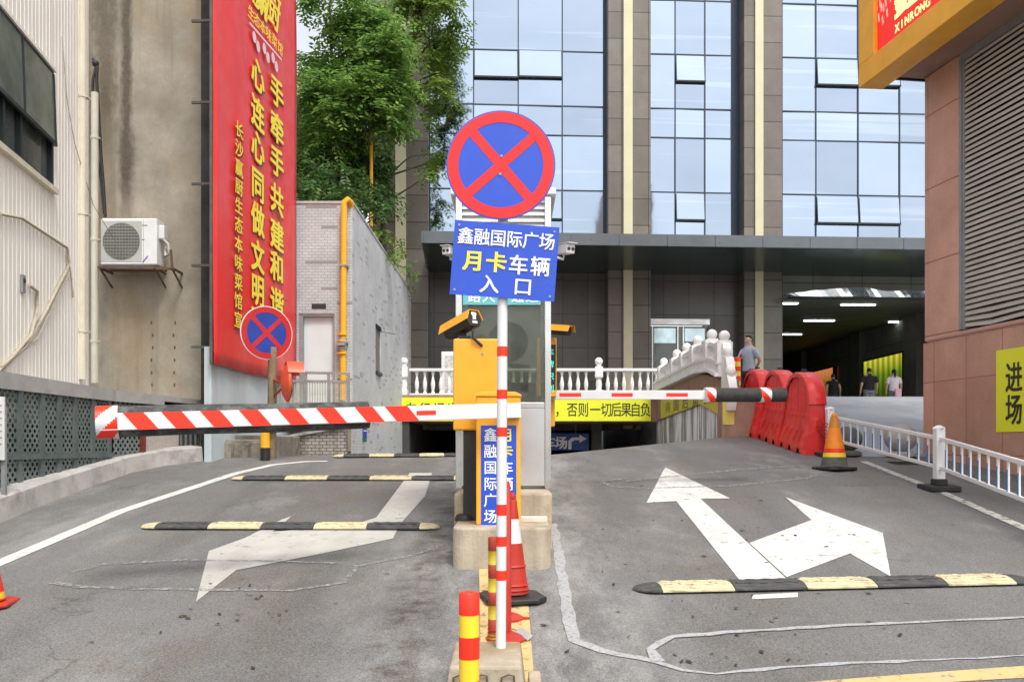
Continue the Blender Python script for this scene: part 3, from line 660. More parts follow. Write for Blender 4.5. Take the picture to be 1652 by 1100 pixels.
mb = MB(); mb.box(P(747,0,DT).x, P(768,0,DT).x, DT+.03, DT+.15, zt, tz0+.01); mb.build('column', BLK, tm, bevel=.008)
mb = MB(); mb.lathe([(.10,0),(.10,.02),(.085,.05),(.05,.065)], ((P(750,0,DT).x), DT+.09, zt), 20); mb.build('foot', BLK, tm, smooth=40)
def plate_camera(parent, tip, back_dir, s=1.0, visor=1):
    """hexagonal housing: 'tip' is its rear centre, back_dir points to the lens"""
    d = Vector(back_dir).normalized(); sd = d.cross(Vector((0,0,1))).normalized(); u = sd.cross(d); M5 = frame(tip, sd, d, u)
    hx = [(-.055,-.075),(.055,-.075),(.085,-.01),(.05,.065),(-.05,.065),(-.085,-.01)]
    mb = MB(); mb.M = M5; mb.prism([(x*s,0,z*s) for x, z in hx], (0,.40*s,0)); bo = mb.build('camera_body', BLK, parent, bevel=.008)
    mb = MB(); mb.M = M5; hv = [(-.094,-.015),(-.056,.076),(.056,.076),(.094,-.015),(.088,-.015),(.052,.070),(-.052,.070),(-.088,-.015)]
    mb.prism([(x*s,-.012*s,z*s) for x, z in hv], (0,.47*s,0)); mb.build('visor', ORANGE, bo)
    mb = MB(); mb.M = M5; mb.box(-.028*s,.028*s,-.004,0.0,.03*s,.055*s); mb.box(-.018*s,.018*s,-.004,0,-.012*s,.03*s); mb.box(-.028*s,.028*s,-.004,0,-.05*s,-.028*s); mb.build('label_plate', WHTL, bo)
    return bo
rear = P(765,513,DT-.02); pc = plate_camera(tm, rear, (-.62,.74,-.22))
bb = Vector((P(748,0,DT).x, DT+.08, tz1)); mb = MB(); mb.box(bb.x-.05, bb.x+.06, DT+.03, DT+.13, tz1-.002, tz1+.03); mb.tube([bb+Vector((0,0,.03)), bb+Vector((.0,.02,.075)), rear+Vector((-.09,.14,-.09))], .022, 10); mb.build('bracket', BLK, tm, smooth=40)
mb = MB(); mb.tube([rear+Vector((-.015,.03,-.06)), rear+Vector((-.01,-.01,-.13)), P(763,545,DT-.03), P(778,558,DT-.01)], .013, 8); mb.build('cable', BLK, tm, smooth=60)
# -- booth
DB = 8.85; bx0, bx1 = P(735,0,DB).x, P(889,0,DB).x; bz0 = zb; bz1 = P(0,316,DB).z; bd_ = 1.25
bo = thing('toll_booth', ((bx0+bx1)/2, DB+.6, bz0), 'narrow stainless steel toll booth with big windows behind the orange gate', 'booth')
mb = MB(); pw = .065
for xa in (bx0, bx1-pw):
    for ya in (DB, DB+bd_-pw): mb.box(xa, xa+pw, ya, ya+pw, bz0+.001, bz1)
zr = P(0,652,DB).z
for z in (zr-.04, bz1-.56): mb.box(bx0+pw, bx1-pw, DB+.006, DB+.05, z, z+.06); mb.box(bx0+.006, bx0+.05, DB+pw, DB+bd_-pw, z, z+.06); mb.box(bx1-.05, bx1-.006, DB+pw, DB+bd_-pw, z, z+.06); mb.box(bx0+pw, bx1-pw, DB+bd_-.05, DB+bd_-.006, z, z+.06)
mb.build('frame', STEEL, bo, bevel=.006)
mb = MB()
mb.box(bx0+pw, bx1-pw, DB+.012, DB+.03, bz0+.03, zr-.04); mb.box(bx0+.012, bx0+.03, DB+pw, DB+bd_-pw, bz0+.03, zr-.04); mb.box(bx1-.03, bx1-.012, DB+pw, DB+bd_-pw, bz0+.03, zr-.04); mb.box(bx0+pw, bx1-pw, DB+bd_-.03, DB+bd_-.012, bz0+.03, zr-.04)
mb.build('lower_panel', STEELP, bo)
def mkclear():
    m, nt, N, L, B = nm('dusty_window_glass'); v = pos(N, L)
    t = N.new('ShaderNodeBsdfTransparent'); t.inputs[0].default_value = (.72,.76,.70,1); g = N.new('ShaderNodeBsdfGlossy'); g.inputs['Roughness'].default_value = .03
    d = N.new('ShaderNodeBsdfDiffuse'); d.inputs[0].default_value = (.4,.42,.36,1); fr = N.new('ShaderNodeFresnel'); fr.inputs[0].default_value = 1.5
    a = N.new('ShaderNodeMixShader'); L.new(fr.outputs[0], a.inputs[0]); L.new(t.outputs[0], a.inputs[1]); L.new(g.outputs[0], a.inputs[2])
    b = N.new('ShaderNodeMixShader'); L.new(ramp(N, L, noise(N, L, v, 1.6, 4), .3, .8, .03, .28), b.inputs[0]); L.new(a.outputs[0], b.inputs[1]); L.new(d.outputs[0], b.inputs[2])
    L.new(b.outputs[0], N['Material Output'].inputs[0]); return m
CLEAR = mkclear(); gzt_ = bz1-.56
for nm_, bxs in (('window', (bx0+pw, bx1-pw, DB+.02, DB+.026)), ('window', (bx0+pw, bx1-pw, DB+bd_-.026, DB+bd_-.02)), ('window', (bx0+.02, bx0+.026, DB+pw, DB+bd_-pw)), ('window', (bx1-.026, bx1-.02, DB+pw, DB+bd_-pw))):
    mb = MB(); mb.box(*bxs, zr+.02, gzt_); mb.build(nm_, CLEAR, bo)
mb = MB()
for k in range(6):
    z = bz1-.06-.065*k; mb.add([(bx0+pw,DB+.012,z),(bx1-pw,DB+.012,z),(bx1-pw,DB+.045,z+.05),(bx0+pw,DB+.045,z+.05)], [(0,1,2,3)])
    mb.box(bx0+pw, bx1-pw, DB+.010, DB+.014, z-.008, z)
mb.box(bx0+pw, bx1-pw, DB+.05, DB+.06, gzt_+.06, bz1-.002)
mb.build('louvre_vent', WHT, bo)
mb = MB(); mb.box(bx0-.05, bx1+.05, DB-.05, DB+bd_+.05, bz1, bz1+.07); mb.build('roof', WHT, bo, bevel=.01)
tz_ = P(0,492,DB).z; mb = MB(); mb.box(P(747,0,DB).x, P(872,0,DB).x, DB-.012, DB-.004, tz_, tz_+.20); ts = mb.build('teal_board', TEAL, bo)
mb = MB(); 
for i, ch in enumerate('路人行通道'): put(mb, ch, (P(747,0,DB).x, DB-.012, tz_), (1,0,0), (0,0,1), .115+.147*i, .085, .135, .13, .015)
mb.build('lettering', WHTL, ts)
mb = MB(); dz = bz0+.95; mb.box(bx0+.07, bx1-.3, DB+.75, DB+1.15, dz, dz+.03); mb.box(bx0+.45, bx1-.12, DB+.5, DB+.9, bz0+.4, bz0+.46); mb.box(bx0+.46, bx1-.13, DB+.86, DB+.92, bz0+.46, bz0+1.15); mb.box(bx0+.1, bx0+.4, DB+.95, DB+1.1, dz+.03, dz+.28)
mb.build('desk', mk('brown_desk', (.16,.11,.06), .6, .2, 5), bo, bevel=.01)
mb = MB(); mb.box(bx0+.05, bx1-.05, DB+.05, DB+bd_-.05, bz0+.002, bz0+.025); mb.build('floor_plate', GREYM, bo)
# -- wall cameras
def cctv(name, c, label, s=1.0, mount=None, d=(.45,-.9,-.12)):
    d = Vector(d).normalized(); sd = d.cross(Vector((0,0,1))).normalized(); u = sd.cross(d); M5 = frame(c, sd, d, u)
    t = thing(name, c, label, 'security camera', 'white security cameras')
    mb = MB(); mb.M = M5; mb.box(-.05*s,.05*s,-.12*s,.10*s,-.05*s,.05*s); b = mb.build('body', WHT, t, bevel=.008)
    mb = MB(); mb.M = M5; mb.box(-.056*s,.056*s,-.10*s,.135*s,.0505*s,.058*s); mb.build('sunshield', WHT, t)
    mb = MB(); mb.M = M5
    for x in (-.024, .024): mb.tube([(x*s,.0995*s,-.005*s),(x*s,.106*s,-.005*s)], .017*s, 12)
    mb.build('lens', BLK, b)
    mb = MB(); mb.tube([c+u*(-.05*s)-d*.04*s, c+u*(-.10*s)-d*.04*s, Vector(mount)], .014*s, 8); mb.build('bracket', WHT, t, smooth=50)
cctv('security_camera', P(913,402,8.95), 'white twin-lens security camera sticking out right of the blue board', 1.0, (bx1-.02, 8.95, P(0,412,8.95).z))
cctv('security_camera', P(724,405,8.95), 'white security camera just left of the blue board', .85, (bx0+.02, 8.95, P(0,412,8.95).z), (-.3,-.95,-.1))
# -- right-hand machine and gate behind the booth
DR = 11.75; rx = P(893,0,DR).x; rz0 = zb-.02+.1
isl_z = zb-.004
mr = thing('ticket_machine', (rx-.12, 11.45, isl_z), 'ticket machine with green letters on its dark display, half hidden right of the booth', 'ticket machine')
DR = 11.2; mb = MB(); mb.box(P(866,0,DR).x, P(898,0,DR).x, DR, DR+.2, P(0,640,DR).z, P(0,545,DR).z); hb = mb.build('housing', ORANGE, mr, bevel=.012)
mb = MB(); xa, xb = P(874,0,DR).x, P(896.5,0,DR).x; mb.box(xa, xb, DR-.004, DR+.001, P(0,629,DR).z, P(0,556,DR).z); dp_ = mb.build('display', BLK, hb)
mb = MB(); mb.box(P(868,0,DR).x, P(880,0,DR).x, DR+.03, DR+.15, isl_z, P(0,640,DR).z-.001); mb.build('column', BLK, mr); mb = MB()
for i, ch in enumerate('车牌识别'): put(mb, ch, (P(889,0,DR).x, DR-.004, P(0,568,DR).z), (1,0,0), (0,0,1), -.01, -.155*i, .10, .10, .006)
mb.build('lettering', LED, dp_)
pcr = P(884,531,DR-.05); plate_camera(mr, pcr, (.62,-.55,-.12), .85)
mb = MB(); mb.tube([P(882,548,DR+.1), P(885,537,DR+.05)], .02, 8); mb.build('bracket', BLK, mr)
DR2 = 11.95; mb0 = P(881,0,DR2)
g2 = thing('barrier_gate', (mb0.x, DR2, isl_z), 'barrier gate behind the booth with a black-tipped white arm over the right lane', 'barrier gate')
mb = MB(); mb.box(P(850,0,11.5).x, P(886,0,11.5).x, 11.47, 11.7, isl_z, P(0,688,11.5).z); mb.box(P(850,0,11.5).x, P(895,0,11.5).x, 11.46, 11.7, P(0,688,11.5).z+.001, P(0,629,11.5).z); mb.build('cabinet', ORANGE, g2, bevel=.012)
A = P(884,637,11.38); Bq = P(1266,637,11.7); ea = (Bq-A).normalized(); La = (Bq-A).length; ua = Vector((0,0,1)); ua = (ua-ea*ua.dot(ea)).normalized(); na = ea.cross(ua)
Mx = frame(A, ea, ua, na); fx = lambda px: (RP(px, 637, A, na)-A).dot(ea)
mb = MB(); mb.M = Mx; mb.box(0, fx(1140), -.06, .06, -.022, .022); arm = mb.build('boom_arm', WHT, g2, bevel=.006)
mb = MB(); mb.M = Mx
for a, b in ((902,937),(986,1020),(1074,1109)): mb.poly([(fx(a),-.024,.0235),(fx(b),-.024,.0235),(fx(b),.024,.0235),(fx(a),.024,.0235)])
mb.build('red_stripe', REDB, arm)
mb = MB(); mb.M = Mx; mb.tube([(fx(1150),0,0),(fx(1226),0,0)], .095, 20); mb.tube([(fx(1240),0,0),(fx(1266),0,0)], .095, 20); mb.build('foam_sleeve', FOAM, g2, smooth=50)
for pa, pb in ((1137,1152),(1225,1241)): wrap(g2, Mx, fx(pa), fx(pb), .1, 0, 0, .9, .2, .03)

# ================================================================== OFFICE BUILDING (facade turned a few degrees)
ku = Vector((1, 1/17.5, 0)).normalized(); kn = Vector((ku.y, -ku.x, 0)); f0 = Vector((0, 32, 0))
def fu(px, off=0): return (RP(px, HY, f0+kn*off, kn)-f0).dot(ku)
def fz(py, px=1000, off=0): return RP(px, py, f0+kn*off, kn).z
FM = frame(f0, ku, kn, Vector((0,0,1)))               # local x along facade, y towards the camera, z up
ob = thing('office_building', (f0.x, f0.y, CZ+1.2), 'tall office building with blue glass bays between granite columns', 'building')
TOP = CZ+27
def fb(): m = MB(); m.M = FM; return m
colspec = [(598,692,638,655),(977,1044,1005.5,1020),(1192,1253,1217.5,1230.5),(1805,1870,1830,1845)]
deck = CZ+1.2
for a, b, s0, s1 in colspec:
    mb = fb(); mb.box(fu(a), fu(b), -.3, .62, deck-.6, TOP); cc = mb.build('column', GRAN, ob)
    mb = fb(); mb.box(fu(s0,.62), fu(s1,.62), .6205, .70, deck-.55, TOP-.2); mb.build('accent_strip', STRIP, cc)
bays = [(692,977,[764,836,907]),(1044,1192,[1089,1137,1180]),(1253,1805,[1316,1384,1451,1518,1585,1652,1719])]
rows_px = [400,310,222,175,87.5,0,-46,-134,-222,-270]     # read at photo column 1050
rows = [fz(y, 1050) for y in rows_px]; base_z = fz(398, 1050)
openw = [(0,764,836,82,125),(0,836,907,82,125),(0,836,907,309,353),(1,1089,1137,90,132),(1,1089,1137,313,355),(2,1316,1384,96,138),(2,1384,1451,97,139),(2,1316,1384,318,360),(2,1384,1451,319,361)]
for bi, (a, b, ms) in enumerate(bays):
    us = [fu(a)]+[fu(m) for m in ms]+[fu(b)]; zs = rows+[TOP]
    mb = fb()
    for i in range(len(us)-1):
        for j in range(len(zs)-1):
            t1, t2 = random.uniform(-.012,.012), random.uniform(-.012,.012)
            mb.add([(us[i], t1, zs[j]), (us[i+1], t2, zs[j]), (us[i+1], t2+random.uniform(-.006,.006), zs[j+1]), (us[i], t1+random.uniform(-.006,.006), zs[j+1])], [(0,1,2,3)])
    cw = mb.build('curtain_wall', CGLASS, ob)
    mb = fb()
    for k, u in enumerate(us[1:-1]): mb.box(u-.022, u+.022, -.02, .035, base_z, TOP)
    for z in rows: mb.box(us[0], us[-1], -.02, .03, z-.022, z+.022)
    if bi < 2: mb.box(us[-1]-(.10 if bi == 0 else .25), us[-1]-.001, -.02, .04, base_z, TOP)
    mb.box(us[0]+.001, us[0]+.05, -.02, .04, base_z, TOP)
    mb.build('mullion_grid', MULL, cw)
for bi, a, b, y0, y1 in openw:
    u0, u1 = fu(a)+.03, fu(b)-.03; pm = (a+b)/2; z1, z0 = fz(y0, pm)-.03, fz(y1, pm); op = .09
    mb = fb(); mb.add([(u0, .045, z1), (u1, .045, z1), (u1, .045+op, z0), (u0, .045+op, z0)], [(0,1,2,3)]); w = mb.build('open_window', CGLASS, ob)
    mb = fb(); mb.box(u0-.03, u1+.03, .0, .055+op, z0-.06, z0-.005)
    for u in (u0, u1): mb.bar((u, .035, z1), (u, .035+op, z0), .03, .03, up=(0,1,0))
    mb.build('frame', DARKM, w)
# canopy
co = 4.6
cz0, cz1 = fz(396, 1000, co), fz(377, 1000, co)
uL, uR = fu(683, co), fu(1900, co)
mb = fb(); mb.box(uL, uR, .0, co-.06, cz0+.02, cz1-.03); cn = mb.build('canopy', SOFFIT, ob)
mb = fb(); nseg = 16
for k in range(nseg): mb.box(uL+(uR-uL)*k/nseg+.008, uL+(uR-uL)*(k+1)/nseg-.008, co-.06, co, cz0, cz1)
mb.box(uL+.01, uR, co-.058, co-.02, cz0+.03, cz1-.02); mb.box(uL-.06, uL-.001, 0, co, cz0, cz1)
mb.build('fascia', CANOPY, cn)
# recessed walls under the canopy
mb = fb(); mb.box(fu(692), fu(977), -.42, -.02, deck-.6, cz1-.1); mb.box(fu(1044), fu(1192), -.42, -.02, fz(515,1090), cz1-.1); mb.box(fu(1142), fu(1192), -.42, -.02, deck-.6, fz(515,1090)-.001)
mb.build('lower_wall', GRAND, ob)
# glass entrance door bay
dr = fb(); dr.box(fu(1035), fu(1142), -.2, -.1, deck-.5, fz(526,1090)); dr = dr.build('entrance_door', DOORG, ob)
mb = fb(); mb.box(fu(1034), fu(1142), -.019, .25, fz(525,1090), fz(516,1090)); mb.build('header', STEELP, dr)
mb = fb()
for px in (1049, 1053, 1094, 1103): mb.box(fu(px)-.025, fu(px)+.025, -.099, -.04, deck-.5, fz(526,1090))
mb.build('door_frame', STEEL, dr)
mb = fb(); mb.box(fu(1056), fu(1091), -.099, -.09, fz(553,1090), fz(529,1090)); mb.box(fu(1106), fu(1138), -.099, -.09, fz(550,1090), fz(529,1090)); mb.build('sky_reflection_pane', mk('reflecting_pane', (.42,.52,.56), .12, .15, 1, metal=.9), dr)  # pale mirror panes added for the sky reflected in the door top
# open lobby hall at right
h0, h1 = fu(1253), fu(1806); zc = fz(480, 1370)
mb = fb(); mb.box(h0, h1, -34, -.02, zc, zc+.3); mb.box(h0, h1, -.3, -.02, zc+.3, cz1-.1); hl = mb.build('hall_ceiling', HALL, ob)
mb = fb(); mb.box(h0, h1, -34.4, -34, deck-.2, zc); mb.box(h0-.3, h0, -34, -.35, deck-.2, zc)
uw = fu(1253)+7.7
mb.build('hall_wall', HALL, ob)
mb = fb(); mb.box(h0, h1+4, -34, 1.0, deck-.3, deck-.012); tag(mb.build('hall_floor', mk('polished_hall_floor', (.10,.10,.095), .2, .1, 1), ob))
HX = 17.2      # side wall of the hall runs along the view axis
mb = MB(); mb.box(HX+.15, HX+.5, 33, 68, deck-.1, zc+CZ*0); mb.build('hall_wall', HALL, ob)
for y in (33.2, 36.6, 42.6, 51.2): mb = MB(); mb.box(HX-.15, HX+.149, y, y+1.2, deck-.1, zc-.002); mb.build('hall_pier', mk('hall_pier_stone', (.17,.17,.145), .4, .15, 1), ob)
def lightbox(y0, y1, z0, z1, kind):
    m, nt, N, L, B = nm('backlit_poster_'+kind); v = pos(N, L); sp = N.new('ShaderNodeSeparateXYZ'); L.new(v, sp.inputs[0])
    zf_ = ramp(N, L, sp.outputs[2], z0, z1); r = N.new('ShaderNodeValToRGB'); L.new(zf_, r.inputs[0]); e = r.color_ramp.elements
    if kind == 'mural':
        e[0].color = (.04,.08,.005,1); e[1].color = (.95,.32,.12,1); x = e.new(.72); x.color = (.16,.2,.01,1); x = e.new(.87); x.color = (.75,.25,.06,1); st = .35
    else:
        e[0].color = (.02,.05,.004,1); e[1].color = (.62,.60,.05,1); x = e.new(.45); x.color = (.05,.10,.006,1); x = e.new(.72); x.color = (.14,.24,.012,1); st = .6
    wv = N.new('ShaderNodeTexWave'); wv.bands_direction = 'Y'; wv.inputs['Scale'].default_value = .55; wv.inputs['Distortion'].default_value = .5; L.new(v, wv.inputs['Vector'])
    cc = mix(N, L, .6 if kind != 'mural' else .1, r.outputs[0], wv.outputs[0], 'MULTIPLY')
    L.new(cc, B.inputs['Base Color']); L.new(cc, B.inputs['Emission Color']); B.inputs['Emission Strength'].default_value = st
    t = thing('light_box', (HX, (y0+y1)/2, z0), 'backlit green display with bright vertical light streaks on the lobby wall' if kind != 'mural' else 'backlit green and orange landscape poster on the lobby wall', 'light box')
    mb = MB(); mb.box(HX-.10, HX+.1, y0, y1, z0, z1); mb.build('poster', m, t)
    mb = MB(); mb.box(HX-.13, HX+.1, y0-.08, y0-.001, z0-.08, z1+.08); mb.box(HX-.13, HX+.1, y1+.001, y1+.08, z0-.08, z1+.08); mb.box(HX-.13, HX+.1, y0, y1, z1+.001, z1+.08); mb.build('frame', BLK, t)
lightbox(38.0, 42.2, CZ+1.3, CZ+4.1, 'streaks'); lightbox(46.2, 50.6, CZ+1.3, CZ+4.2, 'mural')
def tubelight(px0, px1, py):
    d = (zc-CZ-.04)*F/(HY-py); mb = MB(); x0 = (px0-CX)/F*d; x1 = (px1-CX)/F*d
    mb.box(x0, x1, d-.05, d+.05, zc-.045, zc-.003); mb.build('ceiling_light', TUBE, ob)
for a, b, y in ((1256,1287,490.5),(1357,1412,492.5),(1297,1346,518),(1253,1293,540),(1434,1466,520),(1374,1398,541),(1318,1346,563.5),(1342,1358,564),(1410,1436,564.5),(1288,1312,580),(1380,1396,580)): tubelight(a, b, y)
mb = MB(); rng = random.Random(3); top = []; bot = []  # mirror strip added to give the sky reflected in the entrance glass
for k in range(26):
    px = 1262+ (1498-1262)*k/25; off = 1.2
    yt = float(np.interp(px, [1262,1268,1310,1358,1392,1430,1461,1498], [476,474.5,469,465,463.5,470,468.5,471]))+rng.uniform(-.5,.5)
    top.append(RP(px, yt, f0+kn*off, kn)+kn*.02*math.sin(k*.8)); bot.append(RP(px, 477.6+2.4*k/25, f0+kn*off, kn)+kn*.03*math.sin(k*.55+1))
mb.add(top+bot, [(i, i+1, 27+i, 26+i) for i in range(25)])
ps = mb.build('sky_reflection_strip', mk('sky_reflection_film', (.78,.84,.88), .14, .08, 3, .12, metal=1.0, bscale=1.2)); sol = ps.modifiers.new('thickness', 'SOLIDIFY'); sol.thickness = .03
tag(ps, 'added mirror strip standing in for the sky reflection along the top of the open lobby entrance', 'reflection strip')
mb = fb(); mb.box(fu(1253), fu(1806), 1.1, 1.3, fz(482,1370,1.2), fz(479.5,1370,1.2)); mb.build('lintel', DARKM, ob)

# ================================================================== GARAGE MOUTH, BRIDGE DECK, BALUSTRADES, YELLOW BANNER
DK = 27.0; dk0 = P(0,680,DK).z; dk1 = P(0,637,DK).z
gp = thing('garage_portal', (.5, DK, CZ-1.5), 'dark underground garage mouth under a pink granite lintel', 'garage entrance')
mb = MB(); mb.box(-3.42, 4.55, DK, 31.6, dk0, dk1); mb.build('lintel', PINKD, gp)
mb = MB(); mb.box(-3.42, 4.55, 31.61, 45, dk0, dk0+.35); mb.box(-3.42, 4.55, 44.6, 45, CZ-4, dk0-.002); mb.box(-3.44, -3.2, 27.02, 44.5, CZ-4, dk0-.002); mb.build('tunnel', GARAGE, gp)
GPM = mk('garage_pillar', (.13,.135,.12), .7, .2, 2)
for x in (-1.6, 2.75): mb = MB(); mb.box(x, x+.35, 30, 30.35, CZ-4, dk0-.003); mb.build('pillar', GPM, gp)
bsg = thing('direction_sign', (1.9, 26.9, dk0-.4), 'blue hanging parking sign with a white right-turn arrow inside the garage mouth', 'direction sign')
za, zb_ = P(0,726,29.6).z, P(0,699,29.6).z
xa, xb = P(860,0,29.6).x, P(950,0,29.6).x
mb = MB(); mb.box(xa, xb, 29.6, 29.66, za, zb_); sbd = mb.build('board', mk('shaded_blue_sign_sheet', (.03,.07,.3), .5, .08, 2), bsg)  # darker blue puts the garage shade into the board's colour
mb = MB()
for i, ch in enumerate('停车场'): put(mb, ch, (xa, 29.6, za), (1,0,0), (0,0,1), .12+.42*i, .26, .44, .44, .03)
ax = P(931,0,29.6).x-.1
mb.poly([(ax-.2,29.595,za+.03),(ax-.09,29.595,za+.03),(ax-.09,29.595,za+.28),(ax+.02,29.595,za+.34),(ax+.18,29.595,za+.34),(ax+.18,29.595,za+.25),(ax+.42,29.595,za+.39),(ax+.18,29.595,za+.53),(ax+.18,29.595,za+.44),(ax-.08,29.595,za+.43),(ax-.2,29.595,za+.32)])
mb.build('lettering', WHTL, sbd)
mb = MB()
for px in (894, 929): x = P(px,0,29.6).x; mb.tube([(x,29.63,zb_),(x,29.63,dk0)], .012, 6)
mb.build('hanger', GREYM, bsg)
yb = thing('warning_banner', (.5, DK-.03, dk0), 'long lime yellow banner with black writing across the garage lintel', 'banner')
yz0, yz1 = P(0,679,DK-.04).z, P(0,641,DK-.04).z; x0, x1 = P(645,0,DK-.04).x, P(1050,0,DK-.04).x
mb = MB(); mb.box(x0, x1, DK-.04, DK-.01, yz0, yz1); yc = mb.build('cloth', LIME, yb)
mb = MB(); o_ = Vector((0, DK-.04, (yz0+yz1)/2-.01)); s_ = 27/F
def at(ch, px, b=.01): put(mb, ch, o_, (1,0,0), (0,0,1), (px-CX)*27/F, 0, .345, .46, b)
for ch, px in zip('车行通道禁止停放', (664,686,709,731,753,776,799,822)): at(ch, px)
for ch, px in zip('的，否则一切后果自负', (884,904,923,941,960,978,994,1010,1025,1041)): at(ch, px)
mb.build('lettering', BLKL, yc)
# straight balustrade
BAL = [(.055,0),(.055,.05),(.035,.07),(.045,.10),(.062,.2),(.07,.28),(.055,.36),(.036,.46),(.03,.52),(.045,.56),(.045,.60),(.055,.61),(.055,.66)]
bl = thing('balustrade', (.5, DK+.12, dk1), 'straight white stone balustrade above the yellow banner', 'balustrade')
br0, br1 = P(660,0,DK).x, P(1066,0,DK).x; hz = P(0,594,DK).z-dk1; sc_ = (hz-.12)/.66
mb = MB(); mb.box(br0, br1, DK+.04, DK+.22, dk1+.001, dk1+.05); mb.build('base_rail', MARBLE, bl, bevel=.01)
mb = MB(); mb.box(br0, br1, DK+.02, DK+.24, dk1+hz-.09, dk1+hz); mb.build('top_rail', MARBLE, bl, bevel=.02)
def newel(parent, x, y, z0, hz, s=1.0):
    mb = MB(); mb.box(x-.12*s, x+.12*s, y-.12*s, y+.12*s, z0+.002, z0+.16); mb.lathe([(.1*s,.16),(.08*s,.2),(.1*s,hz*.4),(.08*s,hz*.6),(.12*s,hz*.66)], (x,y,z0), 14); mb.box(x-.12*s, x+.12*s, y-.12*s, y+.12*s, z0+hz*.67, z0+hz+.06)
    mb.lathe([(.05*s,0),(.09*s,.03),(.07*s,.06)], (x,y,z0+hz+.06), 14); mb.ball((x,y,z0+hz+.06+.05+.115*s), .125*s, 16); mb.build('newel_post', MARBLE, parent, smooth=40)
for px in (652, 966): newel(bl, P(px,0,DK+.13).x, DK+.13, dk1, hz)
b0 = None; k = 0
for px in list(range(672, 958, 13))+list(range(980, 1066, 13)):
    x = P(px+.5,0,DK+.13).x
    if b0 is None:
        mb = MB(); mb.lathe([(r, z*sc_+.05) for r, z in BAL], (x,DK+.13,dk1), 10); b0 = mb.build('baluster', MARBLE, bl, smooth=40); xb0 = x
    else:
        c_ = b0.copy(); COL.objects.link(c_); c_.parent = bl; c_.location = (x-xb0, 0, 0)
# bridge parapet running towards the camera
XP = 4.55
def PX(px, py): return RP(px, py, (XP,0,0), (1,0,0))
rw = thing('retaining_wall', (XP+.15, 22, CZ-2), 'white-streaked grey retaining wall with a peaked top beside the garage ramp', 'wall')
gl = [(27.3,.785),(20.8,1.0),(18.5,.62)]; gu = [(27.3,1.73),(20.7,1.73),(18.5,1.42)]
mb = MB(); pts = [(XP, 27.3, CZ-4)]+[(XP, y, CZ+z) for y, z in gl]+[(XP, 18.5, CZ-4)]; mb.prism(pts, (.3,0,0)); mb.build('wall_face', STREAKW, rw)
mb = MB(); pts = [(XP-.05, y, CZ+z) for y, z in gl]+[(XP-.05, y, CZ+z) for y, z in gu[::-1]]; mb.prism(pts, (.35,0,0)); mb.build('pink_fascia', PINKD, rw)
mb = MB(); zt_ = lambda y: np.interp(y, [18.5,20.8,27.3], [.62,1.0,.785])
pts = [(XP-.058, y, CZ+zt_(y)+.015) for y in (26.2,20.8,18.9)]+[(XP-.058, 18.9, CZ+1.2),(XP-.058, 26.2, CZ+1.42)]
mb.poly(pts); vb = mb.build('faded_banner', mk('faded_yellow_vinyl', (.60,.50,.08), .5, .12, 3), rw)
mb = MB()
for i, ch in enumerate('向国后负自'):
    put(mb, ch, (XP-.058, 25.0-1.25*i, CZ+1.14), (0,-1,0), (0,0,1), 0, .0, .8, .34, .02)
mb.build('lettering', mk('faded_black_lettering', (.16,.12,.03), .6, .2, 4), vb)
XQ = XP-.09
pp = thing('stone_parapet', (XQ+.1, 22, CZ+1.6), 'white carved stone parapet with ball finials stepping up towards the viewer', 'balustrade')
def zpar(y): return CZ+float(np.interp(y, [18.2,19.3,20.7,27], [1.42,1.66,1.74,1.66]))
yp = [26.0,23.95,22.6,21.25,19.75,18.6]
mb = MB(); yy = [27-.25*i for i in range(35)]
def strip(mb, x0, x1, h0, h1):
    for a, b in zip(yy[:-1], yy[1:]):
        if b < 18.45: break
        mb.add([(x0,a,zpar(a)+h0),(x1,a,zpar(a)+h0),(x1,a,zpar(a)+h1),(x0,a,zpar(a)+h1),(x0,b,zpar(b)+h0),(x1,b,zpar(b)+h0),(x1,b,zpar(b)+h1),(x0,b,zpar(b)+h1)], [(0,3,2,1),(4,5,6,7),(0,1,5,4),(2,3,7,6),(1,2,6,5),(3,0,4,7)])
strip(mb, XQ-.14, XQ+.34, 0.002, .07); strip(mb, XQ-.06, XQ+.26, .07, .26); strip(mb, XQ-.10, XQ+.30, .26, .32); mb.build('carved_base', MARBLE, pp)
mb = MB(); strip(mb, XQ-.02, XQ+.2, .321, .38); mb.build('panel', MARBLE, pp)
mb = MB(); strip(mb, XQ-.05, XQ+.23, .58, .66); mb.build('top_rail', MARBLE, pp)
bb0 = None
for i, y in enumerate(np.arange(18.95, 26.9, .42)):
    if min(abs(y-q) for q in yp) < .2: continue
    z = zpar(y)+.379
    if bb0 is None:
        mb = MB(); mb.lathe([(.05,0),(.03,.03),(.045,.09),(.03,.15),(.05,.202)], (XQ+.09,y,z), 8); bb0 = mb.build('baluster', MARBLE, pp, smooth=40); yb0, zb0 = y, z
    else:
        c_ = bb0.copy(); COL.objects.link(c_); c_.parent = pp; c_.location = (0, y-yb0, z-zb0)
for y in yp:
    z = zpar(y); mb = MB(); mb.box(XQ-.09, XQ+.24, y-.13, y+.13, z+.262, z+.72); mb.box(XQ-.03, XQ+.21, y-.1, y+.1, z+.721, z+.76); mb.ball((XQ+.09,y,z+.86), .118, 18); mb.build('newel_post', MARBLE, pp, smooth=40)
mb = MB(); prof = [(18.5,1.2),(18.5,2.15),(18.38,2.2),(18.3,2.05),(18.28,1.9),(18.12,1.86),(18.02,1.7),(18.02,1.5),(17.92,1.4),(17.82,1.2),(17.86,.95),(17.95,.75),(18.5,.75)]
